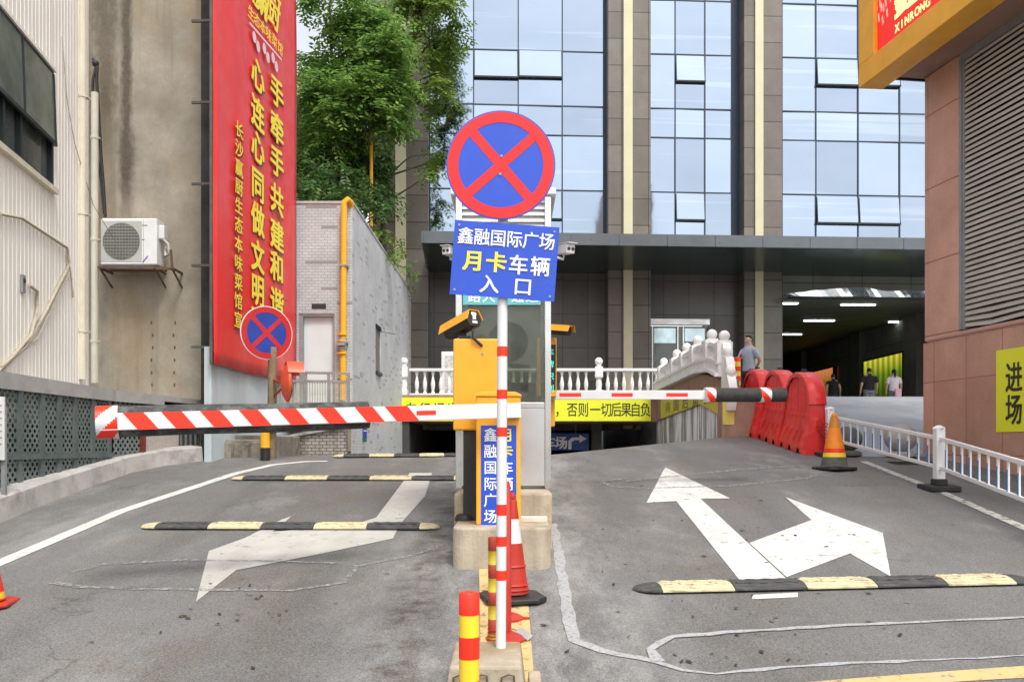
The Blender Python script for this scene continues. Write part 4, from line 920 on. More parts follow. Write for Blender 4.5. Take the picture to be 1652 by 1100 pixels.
mb.prism([(XQ+.0, y, CZ+z) for y, z in prof], (.17,0,0)); mb.ball((XQ+.085,18.3,CZ+1.98), .13, 14, sx=.75); mb.ball((XQ+.085,18.06,CZ+1.56), .14, 14, sx=.75); mb.build('scroll_end', MARBLE, pp, smooth=40)
# low pink plinth by the barriers
lp = thing('low_wall', (4.95, 18.3, CZ+.2), 'low pink granite wall below the man in the blue shirt', 'wall')
mb = MB(); mb.box(4.36, 5.16, 18.05, 18.4, CZ-.4, CZ+.98); mb.build('wall_face', PINKD, lp, bevel=.015)
mb = MB(); mb.box(4.34, 5.18, 18.03, 18.42, CZ+.981, CZ+1.04); mb.build('coping', PINKP, lp)
mb = MB(); mb.box(4.38, 4.62, 18.035, 18.048, CZ+.45, CZ+.95); mb.build('yellow_patch', mk('faded_yellow_tape', (.65,.55,.12), .5, .1, 4), lp)

# ================================================================== RIGHT BUILDING (wall turned slightly towards the street)
wd = Vector((-.14, 1, 0)).normalized(); wn_ = Vector((-wd.y, wd.x, 0)); w0 = Vector((7.11, 15.0, 0))      # wn_ faces the lane
def RW(px, py, off=0): return RP(px, py, w0+wn_*off, wn_)
WM = frame(w0, -wd, wn_, Vector((0,0,1)))             # local x towards the camera along the wall, y out to the lane
rb = thing('shop_building', (7.6, 13, 0), 'pink granite building with a big louvred opening at right', 'building')
def wb(): m = MB(); m.M = WM; return m
def wx(px, py=500, off=0): return (RW(px, py, off)-w0).dot(-wd)
zl = RW(1530,541).z; xl0, xl1 = wx(1545), 9.5; soff = CZ+6.35
mb = wb(); mb.box(0, 9.5, -.5, 0, -1, zl-.06); mb.build('wall', PINK, rb)
mb = wb(); mb.box(.0, 9.5, -3, -.51, -1, soff); mb.box(0, xl0, -.5, -.12, zl-.06, soff); mb.build('core_wall', PINKP, rb)
mb = wb(); n = 10
pts = [(0,-.119),(0,-.06)]+[(.06-.06*math.cos(math.pi/2*i/n), -.06+.06*math.sin(math.pi/2*i/n)) for i in range(n+1)]+[(.12,0),(.125,-.012),(.135,-.012),(.14,0),(xl0-.1,0),(xl0,-.03),(xl0,-.119)]
mb.prism([(x, y, zl-.02) for x, y in pts], (0,0,soff-zl+.0)); mb.build('pillar', mkbrick('pink_granite_pillar', (.56,.33,.24), (.59,.345,.25), (.3,.12,.06), 9, 1.255, .012, .4, 0., bump=.1, shift=(0,.53)), rb, smooth=30)
mb = wb(); mb.prism([(x, y, 0) for x, y in [(.1,0)]], (0,0,0)) if False else None
pr = [(-.2,zl-.06),(0,zl-.06),(.03,zl-.03),(.03,zl+.0),(.0,zl+.03),(-.2,zl+.06)]
mb.prism([(.12, y, z) for y, z in pr], (9.38,0,0)); mb.build('ledge', PINKP, rb, smooth=40)
xb0_ = xl0+.002
mb = wb(); mb.box(xb0_, xb0_+.06, -.3, -.02, zl+.06, soff-.06); mb.box(xb0_+.06, xb0_+.11, -.28, -.04, zl+.06, soff-.1); mb.box(xb0_, 9.5, -.3, -.03, soff-.12, soff-.001); lf = mb.build('louvre_frame', GREYM, rb)
mb = wb(); z = zl+.10; k = 0
while z < soff-.16:
    dz = .0
    n = 14; vs = []
    for i in range(n+1):
        x = xb0_+.11+(9.38-xb0_-.11)*i/n
        sag = (-.045*math.sin(min(1, (x-xb0_)/1.5)*math.pi)*max(0, 1-k/3.0)) + random.uniform(-.004,.004)
        vs += [(x,-.05,z+sag),(x,-.052,z+.05+sag),(x,-.13,z+.098+sag),(x,-.135,z+.085+sag)]
    fs = [(4*i+j, 4*i+(j+1)%4, 4*(i+1)+(j+1)%4, 4*(i+1)+j) for i in range(n) for j in range(4)]
    mb.add(vs, fs); z += .088; k += 1
mb.build('louvre_slats', LOUV, lf)
mb = wb(); mb.box(xb0_+.1, 9.4, -.29, -.27, zl, soff-.1); mb.build('louvre_backing', mk('dark_louvre_void', (.03,.028,.024), .8, .3, 3), lf)
mb = wb(); mb.box(-.02, 9.5, -3, .62, soff+.001, soff+.25); mb.build('soffit', mk('pink_brown_soffit', (.33,.21,.16), .6, .12, 2), rb)
mb = wb(); mb.box(-.06, -.021, -3, .62, soff-.03, soff+.25); mb.build('soffit_edge', DARKM, rb)
mb = wb(); mb.box(0, 9.5, -3, -.1, soff+.251, soff+9); mb.build('upper_wall', PINK, rb)
# red light sign in its orange frame
ss = thing('shop_sign', (6.4, 14, soff), 'red lit shop sign with yellow lettering in an orange frame under the roof edge', 'sign')
zs0 = soff-.18; so = .62; sw = .45
e0 = (RP(1385,143, w0+wn_*(so+sw), wn_)-w0).dot(-wd); zs0 = RP(1385,143, w0+wn_*(so+sw), wn_).z
mb = wb(); fr = .38; y0_, y1_ = so+.005, so+sw
mb.box(e0, 9.5, y0_, y1_, zs0, zs0+fr); mb.box(e0, e0+fr*1.25, y0_, y1_, zs0+fr, zs0+4.2); mb.box(e0, 9.5, y0_, y0_+.1, zs0+fr, zs0+4.2); mb.box(e0, 9.5, y0_, y1_, zs0+4.2, zs0+4.5); mb.build('frame', ORANGE_DK, ss, bevel=.012)
REDL = mkemit('lit_red_acrylic', (.80,.02,.015), .28)
mb = wb(); mb.box(e0+fr*1.25+.002, 9.49, y0_+.1, y1_-.07, zs0+fr+.002, zs0+4.19); fc = mb.build('sign_face', REDL, ss)
mb = MB(); YL = mkemit('lit_yellow_lettering', (1.0,.82,.28), .75); o_ = w0+wn_*(y1_-.07)+Vector((0,0,0)); exs = -wd
sq = RP(1443,49, o_, wn_); su, sz_ = (sq-o_).dot(exs), sq.z
for i, ch in enumerate('鑫融国际广场'): put(mb, ch, o_, exs, (0,0,1), su+.38+.80*i, sz_+.53, .78, .80, .03)
u = su+.08
for ch in 'XINRONG INTERNATIONAL SQUARE':
    if ch != ' ': put(mb, ch, o_, exs, (0,0,1), u, sz_+.0, .17, .19, .03)
    u += .135
mb.build('lettering', YL, fc)
mb = MB()
for k in range(26):
    a = k*.61; r_ = .05+.012*k; u0 = su-.33+r_*math.cos(a)*.8; v0 = sz_+.75+r_*math.sin(a)*1.6
    p = o_+exs*u0+Vector((0,0,v0))+wn_*.004; q = exs*.02+Vector((0,0,.012)); rr_ = exs*-.012+Vector((0,0,.07)); mb.poly([p-q-rr_, p+q-rr_, p+q+rr_, p-q+rr_])
mb.build('emblem', mkemit('lit_pink_emblem', (.95,.35,.25), .4), fc)
# yellow entry sign on the wall
ys_ = thing('entry_sign', (7.35, 12.8, CZ+.5), 'lime yellow board with black characters on the pink granite wall', 'sign')
xa = wx(1608, 630); za, zb2 = RW(1608,697).z, RW(1608,566).z
mb = wb(); mb.box(xa, xa+1.0, .001, .012, za, zb2); eb = mb.build('board', LIME, ys_)
mb = MB(); o_ = w0+wn_*.012
c1 = RW(1637,608); c2 = RW(1637,660); s1_ = .42
for ch, c_ in (('进', c1), ('场', c2)): put(mb, ch, o_, -wd, (0,0,1), (c_-w0).dot(-wd), c_.z, .36, .47, .022)
for ch, c_ in (('出', c1), ('口', c2)): put(mb, ch, o_, -wd, (0,0,1), (c_-w0).dot(-wd)+.52, c_.z, .36, .47, .022)
mb.build('lettering', BLKL, eb)

# ================================================================== RED WATER BARRIERS, RAILING, STONE BALLS
def water_barrier(y0, y1, xc, zg0, zg1, label):
    """arch-topped hollow plastic barrier running along y; flared foot"""
    L = y1-y0; H = 1.40; t = thing('water_barrier', (xc, (y0+y1)/2, (zg0+zg1)/2), label, 'water barrier', 'red plastic water barriers')
    mb = MB(); n = 28
    def zg(y): return zg0+(zg1-zg0)*(y-y0)/L
    ys2 = []; tops = []
    for i in range(n+1):
        s = i/n; yy = y0+L*s; q = abs(2*s-1); tops.append(.90+.50*math.sqrt(max(0, 1-q**2.3))); ys2.append(yy)
    secs = []
    for s, yy, tp in zip(range(n+1), ys2, tops):
        f = 0 if (s % 4) in (1, 2) and 3 < s < n-3 else 1      # vertical flutes in the upper body
        uw_ = .13 if f else .105
        notch = .09 if (s % 10) in (4,5,6) else .0
        hh = [(.27,notch),(.27,.10),(.25,.16),(.16,.52),(.145,.60),(.145,.66),(uw_,.70),(uw_,max(.72, tp-.10)),(.10,max(.73, tp-.04)),(.05,tp),(-.05,tp),(-.10,max(.73, tp-.04)),(-uw_,max(.72, tp-.10)),(-uw_,.70),(-.145,.66),(-.145,.60),(-.16,.52),(-.25,.16),(-.27,.10),(-.27,notch)]
        secs.append([(xc+x, yy, zg(yy)+.004+z) for x, z in hh])
    m = len(secs[0]); vs = [p for s_ in secs for p in s_]
    fs = [(i*m+j, (i+1)*m+j, (i+1)*m+j+1, i*m+j+1) for i in range(n) for j in range(m-1)]+[[j for j in range(m)], [n*m+j for j in range(m)][::-1]]
    mb.add(vs, fs); body = mb.build('body', BARR, t, smooth=35)
    # raised slanted ribs and a row of studs on the lane side, and the rim of the arch
    mb = MB()
    for k in range(4):
        yy = y0+L*(.16+.22*k); z = zg(yy)
        for dy in (0, .07): mb.bar((xc-.235,yy+dy+.05,z+.20),(xc-.185,yy+dy-.03,z+.40), .03, .03, up=(1,0,0))
    for k in range(9): yy = y0+L*(.1+.1*k); mb.box(xc-.152, xc-.14, yy-.02, yy+.02, zg(yy)+.60, zg(yy)+.645)
    mb.build('rib', BARR, body)
    rim = []
    for yy, tp in zip(ys2, tops):
        rim.append((xc, yy, zg(yy)+tp-.03))
    mb = MB(); vs = []
    for i, p in enumerate(rim):
        a, b = Vector(rim[max(0,i-1)]), Vector(rim[min(n,i+1)]); d = (b-a).normalized(); nn = Vector((0,-d.z,d.y))
        for x, o_ in ((-.15,-.05),(-.155,.02),(-.12,.045),(.12,.045),(.155,.02),(.15,-.05)): vs.append(Vector((p[0]+x,p[1],p[2]))+nn*o_)
    mb.add(vs, [(6*i+j, 6*i+j+1, 6*(i+1)+j+1, 6*(i+1)+j) for i in range(n) for j in range(5)]+[list(range(6)), [6*n+j for j in range(6)][::-1]])
    mb.build('rim', BARR, body, smooth=50)
    mb = MB(); yy = y0+L*.55; mb.lathe([(.05,0),(.05,.03),(.03,.035)], (xc, yy, zg(yy)+1.43), 14); mb.build('filler_cap', BLK, body)
    return t
yc_ = [15.05,16.38,17.70,19.0]; xc_ = [5.30,5.27,5.2]
labs = ['nearest red arch-topped barrier, tied to the white railing', 'middle red arch-topped barrier behind the black tip of the right arm', 'farthest red arch-topped barrier beside the standing man']
for i in range(3): water_barrier(yc_[i], yc_[i+1]-.03, xc_[i], gz(4.9, yc_[i]), gz(4.9, min(18.6, yc_[i+1])), labs[i])
# railing
rl = thing('road_railing', (5.6, 11.4, gz(5.6,11.4)), 'low white road railing with blue reflectors and black feet along the right lane', 'railing')
nodes = [Vector((5.44,14.85,0)), Vector((5.61,11.4,0)), Vector((5.2,8.1,0)), Vector((4.8,6.0,0))]
for v in nodes: v.z = gz(v.x, v.y)
for i, v in enumerate(nodes[:3]):
    mb = MB(); mb.box(v.x-.058, v.x+.058, v.y-.058, v.y+.058, v.z+.10, v.z+.80); p_ = mb.build('post', PVC, rl, bevel=.01)
    mb = MB(); mb.lathe([(.085,0),(.085,.02),(.03,.05)], (v.x,v.y,v.z+.80), 4); mb.M = None; mb.build('post_cap', PVC, p_)
    mb = MB(); mb.prism([v+Vector(q) for q in ((-.2,-.2,-.012),(.2,-.2,-.012),(.2,.2,.012),(-.2,.2,.012))], (0,0,.07)); mb.prism([v+Vector(q) for q in ((-.08,-.08,.06),(.08,-.08,.06),(.08,.08,.06),(-.08,.08,.06))], (0,0,.09)); mb.build('foot', BLK, p_, bevel=.015)
for a, b in zip(nodes[:-1], nodes[1:]):
    for h, th in ((.68,.055),(.30,.05)):
        mb = MB(); mb.bar(a+Vector((0,0,h)), b+Vector((0,0,h)), .035, th); mb.build('rail', PVC, rl, bevel=.008)
    n = max(3, int((b-a).length/.255)); d_ = (b-a).normalized(); nr = Vector((-d_.y, d_.x, 0)); nr = nr if nr.x < 0 else -nr
    for k in range(1, n):
        p = a.lerp(b, k/n); mb = MB(); mb.bar(p+Vector((0,0,.32)), p+Vector((0,0,.66)), .02, .035, up=d_); pk = mb.build('picket', PVC, rl)
        mb = MB(); mb.bar(p+Vector((0,0,.33))+nr*.011, p+Vector((0,0,.56))+nr*.011, .006, .03, up=d_)
        mb.bar(p+Vector((0,0,.33))-d_*.0205, p+Vector((0,0,.54))-d_*.0205, .018, .006, up=d_); mb.build('reflector', BLUEP, pk)
mb = MB(); v = nodes[0]
for k in range(5): mb.tube([v+Vector((-.06,-.08+.02*k,.55-.06*k)), v+Vector((-.10,.1,.62-.05*k)), v+Vector((-.2,.28,.6-.03*k))], .007, 5)
tag(mb.build('tie_straps', RED2), 'red straps tying the barrier to the railing end post', 'strap')
def stone_ball(px, py, d, r, mat, label, fl=.92):
    p = P(px, py, d); z = gz(p.x, d)+.003; t = thing('stone_ball', (p.x, d, z), label, 'stone bollard', 'stone balls along the kerb')
    mb = MB(); mb.lathe([(r*.95,0),(r*.95,.05),(r*.7,.09)], (p.x,d,z), 24); mb.build('base', mat, t, smooth=40)
    mb = MB(); mb.ball((p.x,d,z+.07+r*fl), r, 28, sz=fl); mb.build('ball', mat, t, smooth=80)
stone_ball(1453, 735, 14.75, .265, STONE, 'pale flattened stone ball behind the white railing near the pink wall'); stone_ball(1368, 742, 14.9, .235, STONED, 'dark dirty stone ball right behind the orange cone')
g = G(1472,747); mb = MB()
for k in range(14): mb.box(g.x-.35+.05*k, g.x-.325+.05*k, g.y-.2, g.y+.35, g.z+.002, g.z+.02)
for k in range(4): mb.box(g.x-.36, g.x+.36, g.y-.2+.18*k, g.y-.18+.18*k, g.z+.0235, g.z+.028)
tag(mb.build('drain_grate', mk('cast_iron', (.05,.05,.05), .7, .3, 8)), 'dark cast iron drain grate behind the white railing', 'drain grate')

# ================================================================== LEFT: TILED BUILDING, RAILING, PIPES
tb = thing('tiled_building', (-4.5, 22, CZ), 'pale grey tiled stair building with a white door and a long side wall', 'building')
ttop = CZ+5.2; xr = -3.42; fy = 18.6
dx0, dx1 = P(482,0,fy).x, P(540,0,fy).x; dz1 = P(0,506,fy).z; dz0 = CZ+.95
mb = MB(); xl_ = -6.6
mb.box(xl_, dx0, fy, fy+.3, CZ-3.5, ttop); mb.box(dx1, xr-.001, fy, fy+.3, CZ-3.5, ttop); mb.box(dx0, dx1, fy, fy+.3, dz1, ttop); mb.box(dx0, dx1, fy, fy+.3, CZ-3.5, dz0); mb.build('front_wall', TILE, tb)
sy0, sy1 = (xr*F/(606-CX)), (xr*F/(613.5-CX)); sz1, sz0 = PX and RP(609,525,(xr,0,0),(1,0,0)).z, RP(609,601,(xr,0,0),(1,0,0)).z
mb = MB(); mb.box(xr-.3, xr, fy+.001, sy0, CZ-3.5, ttop); mb.box(xr-.3, xr, sy1, 29.4, CZ-3.5, ttop); mb.box(xr-.3, xr, sy0, sy1, sz1, ttop); mb.box(xr-.3, xr, sy0, sy1, CZ-3.5, sz0); mb.build('side_wall', TILEB, tb)
mb = MB(); mb.box(xr-.2, xr-.012, sy0, sy1, sz0, sz1); w_ = mb.build('slit_window', mk('slit_shutter', (.20,.18,.16), .6, .1, 4), tb)
mb = MB(); mb.box(xr-.02, xr+.03, sy0-.02, sy1+.02, sz1-.09, sz1); mb.box(xr-.02, xr+.06, sy0-.02, sy1+.02, sz0-.06, sz0+.02); mb.tube([(xr+.02,sy1,sz1-.1),(xr+.35,sy1+.3,sz1-.12)], .008, 5); mb.build('trim', DARKM, w_)
mb = MB(); mb.box(xl_, xr-.301, fy+.301, 29.4, ttop-.3, ttop-.02); mb.build('planted_bed', mk('garden_soil', (.07,.05,.035), .9, .3, 5, .5), tb)
mb = MB(); mb.box(xl_-.0, xr+.02, fy-.02, fy+.3, ttop+.001, ttop+.05); mb.box(xr-.28, xr+.02, fy+.301, 29.4, ttop+.001, ttop+.05); mb.build('coping', mk('pale_coping', (.45,.45,.45), .7, .12, 4), tb)
mb = MB(); mb.box(dx0+.09, dx1-.03, fy+.12, fy+.16, dz0, dz1-.05); dd = mb.build('door', mk('cool_white_door', (.60,.67,.68), .45, .04, 3), tb)
mb = MB(); mb.box(dx0+.16, dx1-.10, fy+.115, fy+.119, dz0+.2, dz1-.16); mb.build('door_panel', mk('white_door_panel', (.64,.72,.73), .4, .04, 3), dd)
mb = MB(); mb.box(dx0+.001, dx0+.09, fy+.02, fy+.2, dz0, dz1-.001); mb.box(dx1-.03, dx1-.001, fy+.02, fy+.2, dz0, dz1-.001); mb.box(dx0+.09, dx1-.03, fy+.02, fy+.2, dz1-.05, dz1-.001); mb.build('door_frame', GREYM, dd)
mb = MB(); mb.box(P(503,0,fy).x, P(526,0,fy).x, fy-.012, fy-.001, P(0,498,fy).z, P(0,490,fy).z); mb.build('vent', BLK, tb)
sp_ = RP(588,700,(xr,0,0),(1,0,0)); mb = MB(); mb.box(xr+.001, xr+.012, sp_.y-.28, sp_.y+.28, sp_.z-.17, sp_.z+.13, 0); mb.box(xr+.001, xr+.0125, sp_.y-.28, sp_.y+.28, sp_.z-.17, sp_.z-.09, 1); mb.box(xr+.001, xr+.013, sp_.y-.2, sp_.y+.2, sp_.z+.06, sp_.z+.09, 2)
tag(mb.build('notice_plate', [BLUE, mk('green_sign_sheet', (.02,.25,.06), .4, .05, 3), WHTL]), 'small blue and green plate on the tiled side wall', 'sign')
# lower stair wall and deck
st = thing('stair_wall', (-3.9, 17.8, CZ-.2), 'dirty tiled stair wall with a sloping concrete coping under the metal railing', 'wall')
wy = 17.75; pA = P(440,712,wy); pB = P(556,690,wy); pC = P(572,690,wy)
zg_ = CZ-.6
mb = MB(); mb.prism([(pA.x-.5,wy,zg_),(-3.40,wy,zg_),(-3.40,wy,pB.z),(pB.x,wy,pB.z),(pA.x,wy,pA.z),(pA.x-.5,wy,pA.z-.08)], (0,.25,0)); mb.build('wall_face', TILED, st)
mb = MB(); mb.bar(Vector((pA.x-.05,wy+.1,pA.z+.03)), Vector((pB.x,wy+.1,pB.z+.03)), .34, .06); mb.build('coping', KERB, st, bevel=.01)
mb = MB()
for k in range(5): mb.box(-6.4, pA.x-.5+.34*k+.6, wy+.26, wy+.84, CZ-.5, CZ-.1+.19*k) if k < 1 else mb.box(pA.x-.4+.32*k, -3.44, wy+.26, wy+.84, CZ-.1+.16*(k-1)+.0, CZ-.1+.16*k)
mb.box(-6.4, -3.43, wy+.3, fy-.002, CZ+.5, CZ+.92); mb.build('steps', CONC, st)
rr2 = thing('stair_railing', (-4.2, 17.6, CZ+.9), 'grey metal railing of thin bars in front of the white door', 'railing')
ry = 17.55; rxa, rxb = P(425,0,ry).x, P(563,0,ry).x; z1_, z0_ = P(0,600,ry).z, P(0,660,ry).z; zm = P(0,614,ry).z
mb = MB(); mb.bar((rxa,ry,z1_),(rxb,ry,z1_-.03), .05, .05); mb.bar((rxa,ry,zm),(rxb,ry,zm-.02), .04, .05); mb.bar((rxa,ry,z0_),(rxb,ry,z0_), .04, .05); mb.build('rail', mk('weathered_railing', (.33,.31,.27), .55, .15, 5, metal=.3), rr2)
mb = MB(); k = 0; x = rxa
while x < rxb: mb.bar((x,ry,z0_),(x,ry,zm), .018, .018, up=(0,1,0)); x += .052
mb.build('bars', mk('pale_railing_bar', (.40,.38,.33), .55, .15, 5), rr2)
for px in (430,493,530,562): x = P(px,0,ry).x; mb = MB(); mb.box(x-.025, x+.025, ry-.02, ry+.02, z0_-.35, z1_-.03); mb.build('post', GREYM, rr2)
def gas_pipe(name, pts, r, label, valve=None):
    t = thing(name, pts[0], label, 'gas pipe', 'yellow gas pipes'); mb = MB(); mb.tube(pts, r, 14); mb.build('pipe', PIPE_Y, t, smooth=50)
    if valve:
        p = Vector(valve); mb = MB()
        for dz, rr in ((.2,1.7),(.06,1.7),(-.06,1.5),(-.2,1.7)): mb.lathe([(r*rr,0),(r*rr,.03)], p+Vector((0,0,dz)), 14)
        mb.build('flange', PIPE_Y, t); mb = MB(); mb.lathe([(r*1.35,-.13),(r*1.5,-.05),(r*1.5,.05),(r*1.35,.13)], p, 14); mb.box(p.x-.09, p.x+.09, p.y-r*2, p.y-r*1.2, p.z-.03, p.z+.03); mb.build('valve', GREYM, t, smooth=40)
    mb = MB()
    for k in (.3,.7):
        q = Vector(pts[0]).lerp(Vector(pts[1]), k); mb.box(q.x-r*1.3, q.x+r*1.3, q.y-r*1.2, q.y+r*2.4, q.z-.02, q.z+.02)
    mb.build('pipe_clip', GREYM, t)
gy = 18.45; top_ = P(555,322,gy)
gas_pipe('gas_pipe', [P(553,645,gy), P(555,336,gy), P(556,326,gy), P(561,322,gy), P(565,326,gy+.12), P(566,338,gy+.25)], .066, 'thick yellow gas pipe with a flanged valve running up the tiled front wall', P(552,556,gy))
gas_pipe('gas_pipe', [P(599,366,25.6), P(599,165,25.6)], .05, 'thin yellow gas pipe rising among the trees behind the tiled building')
# bent yellow bollard, post with second sign, convex mirror
by = 14.35; pb0 = P(428,745,by); pb0.z = gz(pb0.x, by)
bb_ = thing('bent_bollard', pb0, 'bent yellow pipe bollard with a black lower end beside the weathered post', 'bollard')
zb3 = P(0,722,by).z; zt3 = P(0,692,by).z
mb = MB(); mb.tube([pb0, (pb0.x,by,zb3)], .078, 14); mb.build('black_end', BLK, bb_, smooth=40)
mb = MB(); mb.tube([(pb0.x,by,zb3),(pb0.x,by,zt3-.06),(pb0.x+.03,by+.01,zt3+.02),(pb0.x+.10,by+.03,zt3+.05),(pb0.x+.19,by+.06,zt3+.05)], .078, 14); mb.build('bent_pipe', PIPE_Y, bb_, smooth=50)
sy = 14.5; s0 = P(438,745,sy); s0.z = gz(s0.x, sy)-.05; s1 = P(441,470,sy)
s2 = thing('no_stopping_sign', s0, 'round no-stopping sign turned sideways on a weathered post in front of the red banner', 'road sign')
mb = MB(); mb.tube([s0, P(440,560,sy)], .075, 10); mb.build('pole', WOOD, s2, smooth=50)
an = math.radians(36); ex2 = Vector((math.cos(an), math.sin(an), 0)); ny2 = Vector((math.sin(an), -math.cos(an), 0)); ez2 = Vector((0,0,1)); c2_ = P(430,537,sy-.1); R2 = .445
mb = MB(); n = 48; mb.prism([c2_+ex2*R2*math.cos(2*math.pi*i/n)+ez2*R2*math.sin(2*math.pi*i/n) for i in range(n)], ny2*.01); d2 = mb.build('sign_disc', WHT, s2); BLUE2 = mk('deep_blue_sheet', (.012,.04,.30), .5, .15, 4); RED_2 = mk('deep_red_sheet', (.48,.012,.012), .5, .15, 4)  # deeper blue and red than the sheets of the big sign
mb = MB(); mb.poly([c2_+ny2*.012+ex2*.36*math.cos(2*math.pi*i/n)+ez2*.36*math.sin(2*math.pi*i/n) for i in range(n)]); mb.build('blue_field', BLUE2, d2)
mb = MB(); ring(mb, c2_, .335, .43, .0165, ex=ex2, ez=ez2, ny=ny2); bars(mb, c2_, .338, .037, .0155, ex=ex2, ez=ez2, ny=ny2, tilt=0); mb.build('red_cross_ring', RED_2, d2)
cm = P(463,617,14.2); mr_ = thing('traffic_mirror', cm, 'orange backed convex mirror with hood, seen from the side beside the weathered post', 'mirror')
dmx = Vector((.93, .36, 0)).normalized(); sm = Vector((0,0,1)); tm_ = dmx.cross(sm)
M6 = frame(cm, tm_, sm, dmx); mb = MB(); mb.M = M6
mb.lathe([(.31,0),(.31,.03),(.26,.06),(.05,.085)], (0,0,0), 28); mb.build('mirror_glass', GLASSD, mr_, smooth=40)
mb = MB(); mb.M = M6; mb.lathe([(.05,-.10),(.2,-.07),(.32,-.005),(.325,.035),(.31,.036)], (0,0,-.003), 28, 0); mb.build('back_shell', mk('orange_mirror_shell', (.80,.09,.03), .45, .1, 5), mr_, smooth=40)
mb = MB(); mb.M = M6; n = 14
for i in range(n):
    a0, a1 = math.radians(25+130*i/n), math.radians(25+130*(i+1)/n); r_ = .335
    mb.add([(r_*math.cos(a0),r_*math.sin(a0),-.02),(r_*math.cos(a1),r_*math.sin(a1),-.02),(r_*math.cos(a1),r_*math.sin(a1),.24),(r_*math.cos(a0),r_*math.sin(a0),.24)], [(0,1,2,3)])
hd = mb.build('hood', mk('orange_hood', (.82,.1,.04), .45, .1, 5), mr_); sl_ = hd.modifiers.new('thickness', 'SOLIDIFY'); sl_.thickness = .012
mb = MB(); mb.tube([P(440,612,sy), cm-dmx*.10], .02, 8); mb.tube([P(440,640,sy), cm-dmx*.08+Vector((0,0,-.1))], .02, 8); mb.build('bracket', RED2, mr_, smooth=40)

# ================================================================== LEFT: BANNER BUILDING, CONCRETE BLOCK, WHITE SHED, KERB
bdv = Vector((.05, 1, 0)).normalized(); bn_ = Vector((bdv.y, -bdv.x, 0)); q0 = P(345,600,14.05); q0.z = 0
def BN(px, py, off=0): return RP(px, py, q0+bn_*off, bn_)
BM = frame(q0, bdv, bn_, Vector((0,0,1)))             # x away from the camera, y to the lane
ul = (BN(478,600)-q0).dot(bdv); bz_ = BN(400,601).z
bb2 = thing('banner_building', (q0.x-.6, 15.6, CZ-.2), 'dark framed building side with a pale blue lower wall carrying the red banner', 'building')
mb = MB(); mb.M = BM; mb.box(.5, ul, -.42, -.22, CZ-.6, CZ+12); mb.build('wall', DARKGAP, bb2)
mb = MB(); mb.M = BM; mb.box(.1, ul-.05, -.2, -.08, CZ-.5, bz_+.3); mb.build('lower_wall', PALEB, bb2)
mb = MB(); mb.M = BM
for k in range(9): mb.box(-.02, ul-.05, -.06, -.02, bz_+.3+1.35*k, bz_+.36+1.35*k); mb.box(.3, .34, -.5, -.062, bz_+.3+1.35*k, bz_+.34+1.35*k)
mb.box(-.03, .02, -.06, -.015, bz_, CZ+12); mb.build('frame', mk('scaffold_steel', (.12,.11,.1), .6, .25, 5, metal=.4), bb2)
rb_ = thing('red_banner', (q0.x, q0.y+1.5, bz_), 'tall red cloth banner with yellow vertical writing', 'banner')
nx, nz = 22, 46; ztop = CZ+12; vs = []
for j in range(nz+1):
    for i in range(nx+1):
        u = ul*i/nx; s = j/nz; z = bz_+(ztop-bz_)*s
        wv = .012*math.sin(u*2.2+z*.6)+.010*math.sin(u*5+1.1*z)+.006*math.exp(-((z-bz_)/.5)**2)*math.sin(u*6)
        if j == 0: z += .012*math.sin(u*3)
        vs.append(q0+bdv*u+bn_*wv+Vector((0,0,z)))
mb = MB(); mb.add(vs, [(j*(nx+1)+i, j*(nx+1)+i+1, (j+1)*(nx+1)+i+1, (j+1)*(nx+1)+i) for j in range(nz) for i in range(nx)])
bc = mb.build('cloth', CLOTH, rb_, smooth=60); so_ = bc.modifiers.new('thickness', 'SOLIDIFY'); so_.thickness = .012; so_.offset = -1
mb = MB(); o_ = q0+bn_*.03
def bput(s, px, y0, dy, w, h, bold=.03, mat=0):
    for i, ch in enumerate(s):
        c_ = BN(px, y0+dy*i, .03); put(mb, ch, q0+bn_*.03, bdv, (0,0,1), (c_-q0).dot(bdv), c_.z, w, h, bold, mat, .003)
        put(mb, ch, q0+bn_*.03, bdv, (0,0,1), (c_-q0).dot(bdv)+.03, c_.z-.03, w, h, bold, 1, .0005)
for i, (ch, y) in enumerate(zip('心连心同做文明建家园', (122,184,238,298,354,414,468,521,575,630))):
    if i < 8: bput(ch, 416, y, 0, .72, .61)
for i, (ch, y) in enumerate(zip('手牵手共建和谐', (150,208,262,322,380,431,489))): bput(ch, 447, y, 0, .84, .61)
for i, ch in enumerate('长沙赢厨生态本味菜馆宣'): bput(ch, 386-.35*i*.5, 210+30.6*i, 0, .39, .30, .012)
# restaurant logo block at the top
lg0 = BN(402,20,.03); u0 = (lg0-q0).dot(bdv)
for i, ch in enumerate('生态本味菜馆'):
    c_ = BN(405+9.4*i, 22+11.2*i, .03); put(mb, ch, q0+bn_*.03, bdv, (0,0,1), (c_-q0).dot(bdv), c_.z, .34, .27, .008, 0, .003, slant=.15)
for ch, px, py in (('赢', 421, -8), ('厨', 441, 14)):
    c_ = BN(px, py, .03); put(mb, ch, q0+bn_*.03, bdv, (0,0,1), (c_-q0).dot(bdv), c_.z, .85, .80, .02, 0, .003, slant=.2)
mb.build('lettering', [YELL, mk('dark_letter_shadow_print', (.22,.03,.02), .6, .1, 3)], bc)
mb = MB()
for px, py in ((413,68),(429,86),(443,101)):
    for dx, dz in ((-.10,.04),(.10,-.04)):
        c_ = BN(px, py, .03); cu = (c_-q0).dot(bdv)+dx; n = 20; mb.poly([q0+bdv*(cu+.10*math.cos(2*math.pi*i/n))+bn_*.036+Vector((0,0,c_.z+dz+.10*math.sin(2*math.pi*i/n))) for i in range(n)][::-1])
